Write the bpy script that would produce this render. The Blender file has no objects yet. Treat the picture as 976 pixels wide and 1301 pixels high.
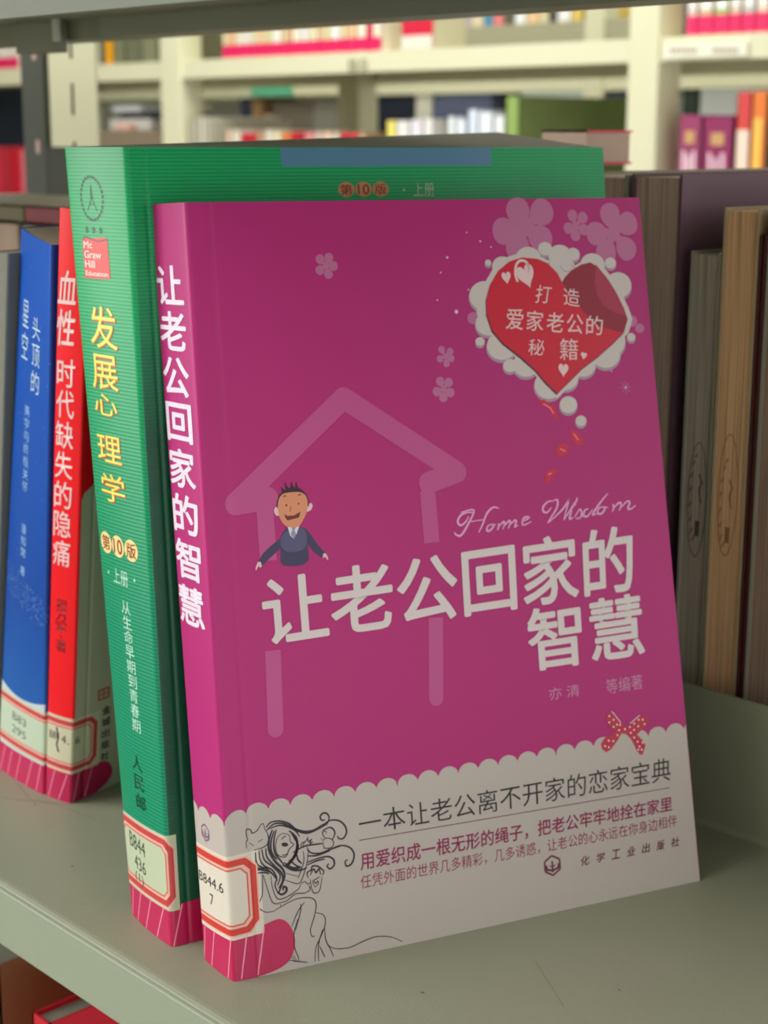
import bpy, bmesh, math, random
from mathutils import Vector, Matrix
from mathutils.geometry import tessellate_polygon
from math import pi, sin, cos, radians
random.seed(7)
scene = bpy.context.scene
col = scene.collection

# ------------------------------------------------------------------ camera, world, lights, exposure
FPX, CAM = 2088.18, Vector((0.3817, -0.2659, 0.2549))
YAW, PITCH, ROLL = 0.8133, -0.2269, 0.0027
cd = bpy.data.cameras.new('camera'); cam = bpy.data.objects.new('camera', cd); col.objects.link(cam)
RM = Matrix.Rotation(YAW, 3, 'Z') @ Matrix.Rotation(pi / 2 + PITCH, 3, 'X') @ Matrix.Rotation(ROLL, 3, 'Z')
cam.matrix_world = Matrix.Translation(CAM) @ RM.to_4x4()
cd.sensor_fit = 'VERTICAL'; cd.sensor_height = 36.0
cd.lens = FPX / 1301 * 36.0
cd.clip_start = 0.01; cd.clip_end = 60
cd.dof.use_dof = True; cd.dof.focus_distance = 0.47; cd.dof.aperture_fstop = 19
scene.camera = cam
scene.view_settings.view_transform = 'Standard'; scene.view_settings.look = 'None'
scene.view_settings.gamma = 1; scene.view_settings.use_curve_mapping = False
scene.view_settings.exposure = 0.4

w = bpy.data.worlds.new('daylight'); scene.world = w; w.use_nodes = True
w.node_tree.nodes['Background'].inputs[0].default_value = (1.0, 0.985, 0.985, 1)
w.node_tree.nodes['Background'].inputs[1].default_value = 1.25

def area(name, loc, target, size, power, color=(1, 0.995, 0.98), sy=None):
    ld = bpy.data.lights.new(name, 'AREA'); ld.energy = power; ld.color = color; ld.size = size
    if sy: ld.shape = 'RECTANGLE'; ld.size_y = sy
    o = bpy.data.objects.new(name, ld); col.objects.link(o); o.location = loc
    o.rotation_euler = (Vector(target) - Vector(loc)).to_track_quat('-Z', 'Y').to_euler()
    return o
area('aisle_lamp', (-0.45, -0.85, 1.6), (0.0, 0.0, 0.05), 0.9, 14)
area('added_left_light', (-2.0, -1.9, 0.75), (-0.1, 0.1, 0.1), 1.6, 42)  # unseen source, added to brighten the spines and the cream plate
area('far_aisle_lamp', (-1.2, 1.15, 1.3), (-1.4, 1.5, 0.2), 1.4, 14, sy=0.4)
area('far_aisle_lamp', (-2.6, 2.2, 1.6), (-2.6, 2.6, 0.2), 1.6, 16, sy=0.3)

def at(px, py, Y):
    """where the sight line of a photo pixel meets the shelf front plane y = Y"""
    d = RM @ Vector(((px - 488) / FPX, -(py - 650.5) / FPX, -1))
    return CAM + d * ((Y - CAM.y) / d.y)

# ------------------------------------------------------------------ materials
def lin(c):
    return tuple(((x / 255) / 12.92 if x / 255 <= 0.04045 else (((x / 255) + 0.055) / 1.055) ** 2.4) for x in c) + (1,)
MATS = {}
def mat(name, rgb, rough=0.5, spec=0.4, metal=0, bump=0, bscale=400, vary=0, vscale=30):
    if name in MATS: return MATS[name]
    m = bpy.data.materials.new(name); m.use_nodes = True; nt = m.node_tree; b = nt.nodes['Principled BSDF']
    b.inputs['Base Color'].default_value = lin(rgb); b.inputs['Roughness'].default_value = rough
    b.inputs['Specular IOR Level'].default_value = spec; b.inputs['Metallic'].default_value = metal
    if bump or vary:
        tc = nt.nodes.new('ShaderNodeTexCoord')
    if bump:
        n = nt.nodes.new('ShaderNodeTexNoise'); n.inputs['Scale'].default_value = bscale
        nt.links.new(tc.outputs['Object'], n.inputs['Vector'])
        bp = nt.nodes.new('ShaderNodeBump'); bp.inputs['Strength'].default_value = bump; bp.inputs['Distance'].default_value = 0.0005
        nt.links.new(n.outputs['Fac'], bp.inputs['Height']); nt.links.new(bp.outputs['Normal'], b.inputs['Normal'])
    if vary:
        n2 = nt.nodes.new('ShaderNodeTexNoise'); n2.inputs['Scale'].default_value = vscale; n2.inputs['Detail'].default_value = 6
        nt.links.new(tc.outputs['Object'], n2.inputs['Vector'])
        mx = nt.nodes.new('ShaderNodeMix'); mx.data_type = 'RGBA'; a = lin(rgb)
        mx.inputs['A'].default_value = tuple(v * (1 - vary) for v in a[:3]) + (1,)
        mx.inputs['B'].default_value = tuple(min(1, v * (1 + vary)) for v in a[:3]) + (1,)
        nt.links.new(n2.outputs['Fac'], mx.inputs['Factor']); nt.links.new(mx.outputs['Result'], b.inputs['Base Color'])
    MATS[name] = m
    return m

def uv_nodes(name, rough=0.4, spec=0.4):
    m = bpy.data.materials.new(name); m.use_nodes = True; nt = m.node_tree; b = nt.nodes['Principled BSDF']
    b.inputs['Roughness'].default_value = rough; b.inputs['Specular IOR Level'].default_value = spec
    uv = nt.nodes.new('ShaderNodeUVMap'); uv.uv_map = 'mm'
    sp = nt.nodes.new('ShaderNodeSeparateXYZ'); nt.links.new(uv.outputs['UV'], sp.inputs[0])
    return m, nt, b, uv, sp
def ramp(nt, stops, interp='LINEAR'):
    r = nt.nodes.new('ShaderNodeValToRGB'); r.color_ramp.interpolation = interp
    while len(r.color_ramp.elements) > 1: r.color_ramp.elements.remove(r.color_ramp.elements[-1])
    for i, (p, c) in enumerate(stops):
        e = r.color_ramp.elements[0] if i == 0 else r.color_ramp.elements.new(p)
        e.position = p; e.color = lin(c)
    return r
def math_node(nt, op, a, b=None):
    n = nt.nodes.new('ShaderNodeMath'); n.operation = op
    for i, v in enumerate((a, b)):
        if v is None: continue
        if isinstance(v, (int, float)): n.inputs[i].default_value = v
        else: nt.links.new(v, n.inputs[i])
    return n.outputs[0]

def page_mat(name, rgb, dark=0.72):
    """page edges: fine lines that follow the leaves; UV.x runs through the thickness in mm"""
    if name in MATS: return MATS[name]
    m, nt, b, uv, sp = uv_nodes(name, 0.85, 0.15)
    cx = nt.nodes.new('ShaderNodeCombineXYZ')
    nt.links.new(math_node(nt, 'MULTIPLY', sp.outputs[0], 2.2), cx.inputs[0])
    nt.links.new(math_node(nt, 'MULTIPLY', sp.outputs[1], 0.012), cx.inputs[1])
    n = nt.nodes.new('ShaderNodeTexNoise'); n.inputs['Scale'].default_value = 1.0; n.inputs['Detail'].default_value = 4
    nt.links.new(cx.outputs[0], n.inputs['Vector'])
    r = ramp(nt, [(0.3, tuple(v * dark for v in rgb)), (0.55, rgb), (0.8, tuple(min(255, v * 1.06) for v in rgb))])
    nt.links.new(n.outputs['Fac'], r.inputs[0]); nt.links.new(r.outputs[0], b.inputs['Base Color'])
    bp = nt.nodes.new('ShaderNodeBump'); bp.inputs['Strength'].default_value = 0.5; bp.inputs['Distance'].default_value = 0.0003
    nt.links.new(n.outputs['Fac'], bp.inputs['Height']); nt.links.new(bp.outputs[0], b.inputs['Normal'])
    MATS[name] = m
    return m

PRINT = dict(rough=0.38, spec=0.4)
white_print = mat('white print', (228, 214, 222), **PRINT)
pages = page_mat('page edges', (168, 158, 140))

# ------------------------------------------------------------------ object helpers
def put(o, label=None, cat=None, group=None, kind=None):
    if label: o['label'] = label
    if cat: o['category'] = cat
    if group: o['group'] = group
    if kind: o['kind'] = kind
    return o
def empty(name, loc, label=None, cat=None, group=None):
    o = bpy.data.objects.new(name, None); o.empty_display_size = 0.02; col.objects.link(o); o.location = loc
    return put(o, label, cat, group)
def link(name, me, m, parent=None, label=None):
    """vertices are given in world space; the object sits at its parent's base"""
    for mm in (m if isinstance(m, (list, tuple)) else [m]): me.materials.append(mm)
    o = bpy.data.objects.new(name, me); col.objects.link(o)
    if parent is not None:
        p = parent; off = Vector((0, 0, 0))
        while p is not None: off += p.location; p = p.parent
        me.transform(Matrix.Translation(-off)); o.parent = parent
    if label: o['label'] = label
    return o
def mesh_from(verts, faces, smooth=False, uvs=None):
    me = bpy.data.meshes.new('mesh'); me.from_pydata([tuple(v) for v in verts], [], faces); me.update()
    if uvs is not None:
        l = me.uv_layers.new(name='mm')
        for lp in me.loops: l.data[lp.index].uv = uvs[lp.vertex_index]
    if smooth:
        for p in me.polygons: p.use_smooth = True
    return me
def bm_mesh(bm, smooth=False):
    me = bpy.data.meshes.new('mesh'); bm.normal_update(); bm.to_mesh(me); bm.free()
    if smooth:
        for p in me.polygons: p.use_smooth = True
    return me
def box_bm(bm, x0, x1, y0, y1, z0, z1, bevel=0):
    r = bmesh.ops.create_cube(bm, size=1)
    for v in r['verts']: v.co = Vector(((x0 + x1) / 2 + v.co.x * (x1 - x0), (y0 + y1) / 2 + v.co.y * (y1 - y0), (z0 + z1) / 2 + v.co.z * (z1 - z0)))
    if bevel:
        es = list({e for v in r['verts'] for e in v.link_edges})
        bmesh.ops.bevel(bm, geom=es, offset=bevel, segments=2, affect='EDGES', profile=0.5)
def box(name, m, x0, x1, y0, y1, z0, z1, parent=None, bevel=0.0, label=None):
    bm = bmesh.new(); box_bm(bm, x0, x1, y0, y1, z0, z1, bevel)
    return link(name, bm_mesh(bm), m, parent, label)

# ------------------------------------------------------------------ a real (leaning, slightly sheared) paperback
class Book:
    """corners: spine/front bottom c, front bottom far d, back bottom b (spine) and the same three at the top.
    wrapped coordinates in mm: s in [-T, 0] across the spine, s > 0 on the front cover, s < -T on the back; v up."""
    def __init__(s_, b0, c0, d0, b1, c1, d1, T, W, H, bulge=0.4, r=1.2, crease=0.0, crease_at=8.0, e1=None):
        s_.b0, s_.c0, s_.d0, s_.b1, s_.c1, s_.d1 = map(Vector, (b0, c0, d0, b1, c1, d1))
        s_.T, s_.W, s_.H, s_.bulge, s_.r, s_.cr, s_.ca = T, W, H, bulge, r, crease, crease_at
        s_.ns = (s_.c0 - s_.b0).cross(s_.b1 - s_.b0).normalized()
        s_.nf = (s_.d0 - s_.c0).cross(s_.c1 - s_.c0).normalized()
        s_.root = None
        s_.e0 = s_.b0 + (s_.d0 - s_.c0); s_.e1 = Vector(e1) if e1 else s_.b1 + (s_.d1 - s_.c1)
    def raw(q, s, v):
        h = v / q.H; T, W = q.T, q.W
        c = q.c0.lerp(q.c1, h); b = q.b0.lerp(q.b1, h); d = q.d0.lerp(q.d1, h)
        if s >= 0:
            p = c + (d - c) * (s / W)
            if q.cr: p = p - q.nf * q.cr * 0.001 * math.exp(-((s - q.ca) / 0.7) ** 2)
            return p
        if s >= -T:
            a = (s + T) / T
            return b.lerp(c, a) + q.ns * (q.bulge * 0.001 * (1 - (2 * a - 1) ** 2))
        return b.lerp(q.e0.lerp(q.e1, h), (-T - s) / W)
    def pt(q, s, v):
        for k in (0.0, -q.T):
            if abs(s - k) < q.r:
                t = (s - k + q.r) / (2 * q.r)
                a, m, e = q.raw(k - q.r, v), q.raw(k, v), q.raw(k + q.r, v)
                return a * (1 - t) ** 2 + m * 2 * t * (1 - t) + e * t * t
        return q.raw(s, v)
    def nrm(q, s, v):
        a = q.pt(s + 0.15, v) - q.pt(s - 0.15, v); b = q.c1 - q.c0
        return a.cross(b).normalized()
    def on(q, s, v, off):
        return q.pt(s, v) + q.nrm(s, v) * off * 0.001
    def slist(q, s0, s1, coarse):
        ks = [s0]; s = s0
        while s < s1 - 1e-6:
            near = min(abs(s), abs(s + q.T)) <= q.r + 0.3 or (q.cr and abs(s - q.ca) < 2.05)
            step = 0.3 if near else (1.5 if -q.T <= s <= 0 else coarse)
            for k in (-q.T - q.r, q.ca - 2 if q.cr else 1e9, -q.r, -q.T + 0):
                if s < k - 1e-6 and s + step > k: step = k - s
            s = min(s1, s + step); ks.append(s)
        return ks

def build_book(q, name, cover_mat, label, group=None, page=None, th=0.35, inset=0.2, base=None, cat='book', cover_name='cover'):
    root = empty(name, base or q.c0, label, cat, group); q.root = root
    ks = q.slist(-q.T - q.W, q.W, 8.0); nv = 16
    verts, uvs, faces = [], [], []
    for off in (0.0, -th):
        for s in ks:
            for j in range(nv + 1):
                v = q.H * j / nv; verts.append(q.on(s, v, off)); uvs.append((s, v))
    n = nv + 1; N = len(ks) * n
    for i in range(len(ks) - 1):
        for j in range(nv):
            a = i * n + j
            faces.append((a, a + n, a + n + 1, a + 1)); faces.append((N + a, N + a + 1, N + a + n + 1, N + a + n))
    def rim(f):
        k = len(verts)
        for i in f: verts.append(verts[i].copy()); uvs.append(uvs[i])
        faces.append(tuple(range(k, k + 4)))
    for i in range(len(ks) - 1):
        a = i * n; rim((a, N + a, N + a + n, a + n)); a += nv; rim((a, a + n, N + a + n, N + a))
    for j in range(nv):
        rim((j, j + 1, N + j + 1, N + j)); a = (len(ks) - 1) * n + j; rim((a, N + a, N + a + 1, a + 1))
    me = mesh_from(verts, faces, True, uvs)
    cov = link(cover_name, me, cover_mat, root)
    # the block of leaves
    T, W, H = q.T, q.W, q.H
    V, U, Fc = [], [], []
    nu = 8; th2 = th + 0.02
    def P(a, u, v):   # a 0 back .. 1 front
        f = q.raw(u, v) - q.nf * th2 * 0.001; bk = q.raw(-T - u, v) + q.nf * th2 * 0.001
        return bk.lerp(f, a)
    def grid(fn, n1, n2):
        b = len(V)
        for i in range(n1 + 1):
            for j in range(n2 + 1):
                p, t = fn(i / n1, j / n2); V.append(p); U.append(t)
        for i in range(n1):
            for j in range(n2):
                k = b + i * (n2 + 1) + j; Fc.append((k, k + 1, k + n2 + 2, k + n2 + 1))
    u0, u1, v0, v1 = 0.8, W - inset, 0.15, H - inset
    grid(lambda a, b: (P(a, u1 - 0.0, v0 + (v1 - v0) * b), (a * T, v0 + (v1 - v0) * b)), nu, 8)
    grid(lambda a, b: (P(a, u0 + (u1 - u0) * b, v1), (a * T, u0 + (u1 - u0) * b)), nu, 8)
    grid(lambda a, b: (P(a, u0 + (u1 - u0) * b, v0), (a * T, u0 + (u1 - u0) * b)), nu, 8)
    grid(lambda a, b: (P(a, u0, v0 + (v1 - v0) * b), (a * T, v0)), 2, 2)
    grid(lambda a, b: (P(0, u0 + (u1 - u0) * a, v0 + (v1 - v0) * b), (0, v0)), 4, 4)
    grid(lambda a, b: (P(1, u0 + (u1 - u0) * a, v0 + (v1 - v0) * b), (T, v0)), 4, 4)
    link('page_block', mesh_from(V, Fc, False, U), page or pages, root)
    return cov

# flat print: 2D shapes in wrapped mm coordinates laid on the book
def lay(q, name, pts, faces, off, m, parent, label=None):
    bm = bmesh.new(); vs = [bm.verts.new((p[0], p[1], p[2] if len(p) > 2 else 0)) for p in pts]
    for f in faces:
        try: bm.faces.new([vs[i] for i in f])
        except ValueError: pass
    xs = [p[0] for p in pts]; x0, x1 = min(xs), max(xs)
    for s in q.slist(-q.T - 12, max(4, q.ca + 3 if q.cr else 4), 3.0):
        if x0 < s < x1:
            bmesh.ops.bisect_plane(bm, geom=bm.verts[:] + bm.edges[:] + bm.faces[:], plane_co=(s, 0, 0), plane_no=(1, 0, 0), dist=1e-5)
    for v in bm.verts: v.co = q.on(v.co.x, v.co.y, off + v.co.z)
    return link(name, bm_mesh(bm, True), m, parent, label)
def smooth_path(pts, closed=False, n=5):
    if len(pts) < 3: return pts
    P = list(pts); L = len(P); out = []
    g = (lambda i: P[i % L]) if closed else (lambda i: P[max(0, min(L - 1, i))])
    for i in range(L if closed else L - 1):
        a, b, c, d = g(i - 1), g(i), g(i + 1), g(i + 2)
        for k in range(n):
            t = k / n
            out.append(tuple(0.5 * (2 * b[j] + (c[j] - a[j]) * t + (2 * a[j] - 5 * b[j] + 4 * c[j] - d[j]) * t * t + (3 * b[j] - a[j] - 3 * c[j] + d[j]) * t ** 3) for j in (0, 1)))
    if not closed: out.append(P[-1])
    return out
class Shape:
    def __init__(s): s.p, s.f = [], []
    def poly(s, pts, smooth=False):
        if smooth: pts = smooth_path(pts, True, 4)
        b = len(s.p); s.p += [tuple(x) for x in pts]
        for t in tessellate_polygon([[Vector((x, y, 0)) for x, y in pts]]): s.f.append(tuple(b + i for i in t))
        return s
    def disc(s, x, y, r, ry=None, n=20, z=0.0):
        b = len(s.p); s.p += [(x + r * cos(2 * pi * k / n), y + (ry or r) * sin(2 * pi * k / n), z) for k in range(n)]; s.f.append(tuple(range(b, b + n)))
        return s
    def line(s, pts, w, closed=False, cap=False, z=0.0):
        pts = [tuple(p) for p in pts]
        if closed: pts = pts + [pts[0]]
        L = len(pts); b = len(s.p)
        for i, (x, y) in enumerate(pts):
            def dirn(k):
                a, c = pts[k], pts[k + 1]; l = math.hypot(c[0] - a[0], c[1] - a[1]) or 1; return ((c[0] - a[0]) / l, (c[1] - a[1]) / l)
            if closed and i in (0, L - 1): d1, d2 = dirn(L - 2), dirn(0)
            else: d1, d2 = dirn(max(0, i - 1)), dirn(min(L - 2, i))
            nx, ny = -(d1[1] + d2[1]), d1[0] + d2[0]; l = math.hypot(nx, ny)
            if l < 0.3: nx, ny, l = -d2[1], d2[0], 1
            nx, ny = nx / l, ny / l; k = min(1.6, 1 / max(0.5, -nx * d2[1] + ny * d2[0]))
            ww = w(i / (L - 1)) if callable(w) else w
            s.p += [(x + nx * ww / 2 * k, y + ny * ww / 2 * k, z), (x - nx * ww / 2 * k, y - ny * ww / 2 * k, z)]
        for i in range(L - 1): s.f.append((b + 2 * i, b + 2 * i + 1, b + 2 * i + 3, b + 2 * i + 2))
        if cap:
            for m_, e in enumerate((pts[0], pts[-1])): s.disc(e[0], e[1], w / 2, n=24, z=z + 0.006 * (m_ + 1))
        return s
    def text(s, body, quad, bold=0.0, space=1.0, shear=0.0, lsp=1.0):
        """quad = (u0, v0, u1, v1) or four corners BL, BR, TL, TR that the lettering's bounds fill"""
        c = bpy.data.curves.new('t', 'FONT'); c.body = body; c.space_character = space; c.shear = shear; c.space_line = lsp; c.resolution_u = 3
        c.align_x = 'CENTER' if '\n' in body else 'LEFT'
        o = bpy.data.objects.new('t', c); col.objects.link(o); me = o.to_mesh()
        vs = [(v.co.x, v.co.y) for v in me.vertices]; fs = [tuple(p.vertices) for p in me.polygons]
        o.to_mesh_clear(); bpy.data.objects.remove(o); bpy.data.curves.remove(c)
        if not vs: return s
        x0, x1 = min(v[0] for v in vs), max(v[0] for v in vs); y0, y1 = min(v[1] for v in vs), max(v[1] for v in vs)
        if len(quad) == 4 and isinstance(quad[0], (int, float)):
            a, b_, c_, d = quad; quad = ((a, b_), (c_, b_), (a, d), (c_, d))
        BL, BR, TL, TR = quad
        # heavier weights: the glyphs struck several times a hair apart
        sh_ = [(0, 0)] if bold <= 0 else [(bold * cos(k * pi / 4), bold * sin(k * pi / 4)) for k in range(8)]
        x0, x1, y0, y1 = x0 - max(0, bold), x1 + max(0, bold), y0 - max(0, bold), y1 + max(0, bold)
        vs0 = vs; b = len(s.p); nv = len(vs0)
        vs = [(x + a, y + c_) for a, c_ in sh_ for x, y in vs0]
        fs = [tuple(i + nv * k for i in f) for k in range(len(sh_)) for f in fs]
        for i_, (x, y) in enumerate(vs):
            g, h = (x - x0) / ((x1 - x0) or 1), (y - y0) / ((y1 - y0) or 1)
            s.p.append(tuple(BL[j] * (1 - g) * (1 - h) + BR[j] * g * (1 - h) + TL[j] * (1 - g) * h + TR[j] * g * h for j in (0, 1)) + (0.007 * (i_ // nv),))
        s.f += [tuple(b + i for i in f) for f in fs]
        return s
    def column(s, chars, x0, x1, ytop, ybot, fill=0.86, bold=0.0, dx=0.0):
        n = len(chars); p = (ytop - ybot) / n
        for k, ch in enumerate(chars):
            if ch == ' ': continue
            t = ytop - k * p; o = dx * k / max(1, n - 1)
            h = p * fill
            if ch in '一': s.text(ch, (x0 + o, t - p * 0.5 - 0.05 * p, x1 + o, t - p * 0.5 + 0.05 * p), bold)
            else: s.text(ch, (x0 + o, t - h, x1 + o, t), bold)
        return s
    def put(s, q, name, off, m, parent, label=None): return lay(q, name, s.p, s.f, off, m, parent, label)
def path(str_): return [tuple(float(a) for a in t.split(',')) for t in str_.split()]

def flower(sh, cx, cy, petals, r, core=None):
    for i_, (x, y) in enumerate(petals):
        zz = -0.003 * i_
        a = math.atan2(y - cy, x - cx); n = 16; b = len(sh.p); L = math.hypot(x - cx, y - cy)
        for k in range(n):
            t = 2 * pi * k / n; lx, ly = r * 1.16 * cos(t), r * (1.08 + 0.15 * cos(t)) * sin(t)
            sh.p.append((x + lx * cos(a) - ly * sin(a), y + lx * sin(a) + ly * cos(a), zz))
        sh.f.append(tuple(range(b, b + n)))
        sh.line([(cx, cy), (cx + (x - cx) * 0.6, cy + (y - cy) * 0.6)], r * 0.8, z=zz - 0.0015)
def heart_pts(cx, cy, w_, h_, tilt=0.0, n=24):
    out = []
    for k in range(n):
        t = 2 * pi * k / n; x = 16 * sin(t) ** 3 / 32 * w_; y = (13 * cos(t) - 5 * cos(2 * t) - 2 * cos(3 * t) - cos(4 * t) + 2.5) / 29 * h_
        out.append((cx + x * cos(tilt) - y * sin(tilt), cy + x * sin(tilt) + y * cos(tilt)))
    return out

# ------------------------------------------------------------------ the room
room_white = mat('cream wall paint', (222, 222, 204), 0.8, 0.2, vary=0.04, vscale=2)
RX0, RX1, RY0, RY1, RZ0, RZ1 = -9.0, 3.2, -2.3, 6.2, -1.15, 1.75
def struct(name, m, *a, **k): return put(box(name, m, *a, **k), kind='structure')
struct('floor', mat('grey terrazzo floor', (150, 146, 136), 0.4, 0.4, vary=0.12, vscale=60), RX0, RX1, RY0, RY1, RZ0 - 0.05, RZ0)
struct('ceiling', mat('white ceiling paint', (232, 232, 226), 0.9, 0.1), RX0, RX1, RY0, RY1, RZ1, RZ1 + 0.05)
struct('wall_back', room_white, RX0, RX1, RY1, RY1 + 0.1, RZ0, RZ1)
struct('unseen_front_wall', room_white, RX0, RX1, RY0 - 0.1, RY0, RZ0, RZ1)  # unseen wall, added to cut the ambient light from behind the camera
struct('wall_left', room_white, RX0 - 0.1, RX0, RY0, RY1, RZ0, RZ1)

# ------------------------------------------------------------------ the bookcase in front
steel = mat('grey green enamelled steel', (142, 145, 124), 0.42, 0.35, bump=0.12, bscale=900, vary=0.07, vscale=18)
steel_edge = mat('enamelled steel lip', (156, 166, 146), 0.4, 0.4, bump=0.1, bscale=900)
steel_dark = mat('dark grey enamelled steel', (84, 86, 78), 0.5, 0.3)
cream_steel = mat('cream enamelled steel', (226, 224, 190), 0.45, 0.3)
X0, X1 = -0.98, 0.62
bc = empty('library_bookcase', (0.1, 0.22, -0.33), 'grey green steel library bookcase holding the pink, green, red and blue books in front', 'bookcase')
def board(z, y0=0.0, y1=0.2215, x0=X0, x1=X1, lip=0.0225, name='shelf_board', m=None, rear=0.053):
    """sheet steel shelf: top sheet, a rounded front lip turned down, a rear stop turned up"""
    prof = []
    t = 0.0012; R = 0.003
    o = [(y0 + t, z - lip), (y0, z - lip)]
    for k in range(5):
        a = pi - k * pi / 8; o.append((y0 + R + R * cos(a), z - R + R * sin(a)))
    o += [(y1 - 0.002, z)]
    for k in range(1, 4): o.append((y1 - 0.002 + 0.002 * sin(k * pi / 6), z + 0.002 - 0.002 * cos(k * pi / 6)))
    o += [(y1, z + rear), (y1 + t, z + rear), (y1 + t, z - t), (y0 + t, z - t - 0.002)]
    V = [(x, y, zz) for x in (x0, x1) for y, zz in o]; n = len(o)
    F = [(i, (i + 1) % n, n + (i + 1) % n, n + i) for i in range(n)]
    F = [f[::-1] for f in F]
    b = len(V)
    me = mesh_from(V, F)
    bm = bmesh.new(); bm.from_mesh(me); 
    for sgn in (0, 1):
        bmesh.ops.holes_fill(bm, edges=[e for e in bm.edges if e.is_boundary], sides=0)
    bmesh.ops.recalc_face_normals(bm, faces=bm.faces); bm.to_mesh(me); bm.free()
    return link(name, me, m or steel, bc)
board(0.0)
# the paler front lip of the shelf, a folded strip over the sheet's edge
def lip_strip(z, y0=0.0, m=None):
    bm = bmesh.new(); box_bm(bm, X0, X1, y0 - 0.0012, y0 + 0.0004, z - 0.0225, z - 0.0012, 0.0004)
    return link('front_lip', bm_mesh(bm), m or steel_edge, bc)
lip_strip(0.0)
board(0.3095, rear=0.03); lip_strip(0.3095, m=mat('enamelled lip with painted shade', (112, 117, 104), 0.5, 0.3))  # the upper lip's shade is put into its darker colour
for fx, fy, fl in ((-.130, .020, .0016), (-.088, .026, .0010), (-.0605, .012, .0007), (-.145, .046, .0009), (.10, .10, .0008), (.06, .055, .0010)):
    rr = random.Random(int(fx * 1e4)); n_ = 7
    link('shelf_fleck', mesh_from([(fx + fl * rr.uniform(.4, 1) * cos(2 * pi * k / n_), fy + fl * .5 * rr.uniform(.4, 1) * sin(2 * pi * k / n_), 0.00008) for k in range(n_)], [tuple(range(n_))]), mat('fleck', (88, 84, 66), 0.8), bc)
for pp_ in ('-160,40 -140,52 -118,55', '-168,52 -150,47 -128,60', '90,60 110,52 125,48', '70,95 95,80'):
    q_ = [tuple(float(v_) / 1000 for v_ in t_.split(',')) for t_ in pp_.split()]; sh_ = []
    V_ = []; 
    for k_, (x_, y_) in enumerate(q_): V_ += [(x_, y_ - .00012, .00007), (x_, y_ + .00012, .00007)]
    link('shelf_scratch', mesh_from(V_, [(2 * k_, 2 * k_ + 2, 2 * k_ + 3, 2 * k_ + 1) for k_ in range(len(q_) - 1)]), mat('scratch', (116, 114, 96), 0.6), bc)
box('rear_flange', steel, X0, X1, 0.2, 0.2215, 0.2990, 0.3085, bc)
board(-0.33)
put(box('shelf_board', steel, X0, X1, 0.225, 0.44, -0.0012, 0.0, bc))
box('shelf_board', steel, X0, X1, 0.225, 0.44, 0.5288, 0.53, bc)
# upright at the left: dark slotted channel and a cream slotted plate beside it
UY = 0.36
ux0, ux1, ux2, ux3 = at(24, 54, UY).x, at(52, 54, UY).x, at(53, 54, UY).x, at(113, 60, UY).x
box('upright', steel_dark, ux0, ux1, UY, UY + 0.04, -1.15, 0.95, bc, 0.001)
pl = box('slotted_plate', cream_steel, ux2, ux3, UY + .004, UY + .006, at(70, 187, UY).z, 0.95, bc, 0.0004, 'cream painted plate with dark slots')
sx = at(86, 120, UY).x
for y0_, y1_ in ((54, 74), (106, 146), (180, 190)):
    box('slot', mat('slot shadow', (60, 58, 48)), sx - .0012, sx + .0012, UY + .0034, UY + .0039, at(86, y1_, UY).z, at(86, y0_, UY).z, pl)
sx = at(43, 60, UY).x
for y0_, y1_ in ((56, 76), (178, 195)):
    box('slot', mat('slot light', (200, 170, 164)), sx - .002, sx + .003, UY - .0006, UY - .0001, at(45, y1_, UY).z, at(45, y0_, UY).z, bc)
box('shelf_bracket', steel, -0.372, -0.338, 0.19, 0.199, 0.293, 0.308, bc, 0.0005)
box('board_clip', mat('pale clip', (214, 218, 206)), -0.3315, -0.3275, 0.186, 0.1885, 0.2975, 0.3085, bc, 0.0005)
box('upright', steel_dark, 0.62, 0.65, 0.224, 0.262, -1.15, 0.95, bc, 0.001)
# ------------------------------------------------------------------ pink book
def green_like(name, top, bottom, linec, amt, H=255, period=1.0, rough=0.36):
    m, nt, b, uv, sp = uv_nodes(name, rough, 0.4)
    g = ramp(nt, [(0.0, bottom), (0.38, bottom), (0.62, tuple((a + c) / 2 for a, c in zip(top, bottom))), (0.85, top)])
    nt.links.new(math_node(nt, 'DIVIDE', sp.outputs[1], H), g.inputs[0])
    sn = math_node(nt, 'SINE', math_node(nt, 'MULTIPLY', sp.outputs[1], 2 * pi / period))
    k = math_node(nt, 'MULTIPLY', math_node(nt, 'MAXIMUM', sn, 0.0), amt)
    # shade of the gap painted into the front cover's green towards the foot
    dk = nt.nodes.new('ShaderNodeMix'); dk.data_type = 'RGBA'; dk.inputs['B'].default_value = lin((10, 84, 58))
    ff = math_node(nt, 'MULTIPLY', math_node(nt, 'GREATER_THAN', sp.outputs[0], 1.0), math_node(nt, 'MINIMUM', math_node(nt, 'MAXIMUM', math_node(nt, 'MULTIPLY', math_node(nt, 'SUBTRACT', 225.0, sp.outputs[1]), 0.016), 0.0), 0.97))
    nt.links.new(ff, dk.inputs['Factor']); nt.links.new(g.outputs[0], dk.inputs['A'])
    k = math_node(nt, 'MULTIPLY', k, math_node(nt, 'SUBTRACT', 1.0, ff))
    mx = nt.nodes.new('ShaderNodeMix'); mx.data_type = 'RGBA'; mx.inputs['B'].default_value = lin(linec)
    nt.links.new(k, mx.inputs['Factor']); nt.links.new(dk.outputs['Result'], mx.inputs['A']); nt.links.new(mx.outputs['Result'], b.inputs['Base Color'])
    bp = nt.nodes.new('ShaderNodeBump'); bp.inputs['Strength'].default_value = 0.1; bp.inputs['Distance'].default_value = 0.0002
    nt.links.new(sn, bp.inputs['Height']); nt.links.new(bp.outputs[0], b.inputs['Normal'])
    return m
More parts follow.
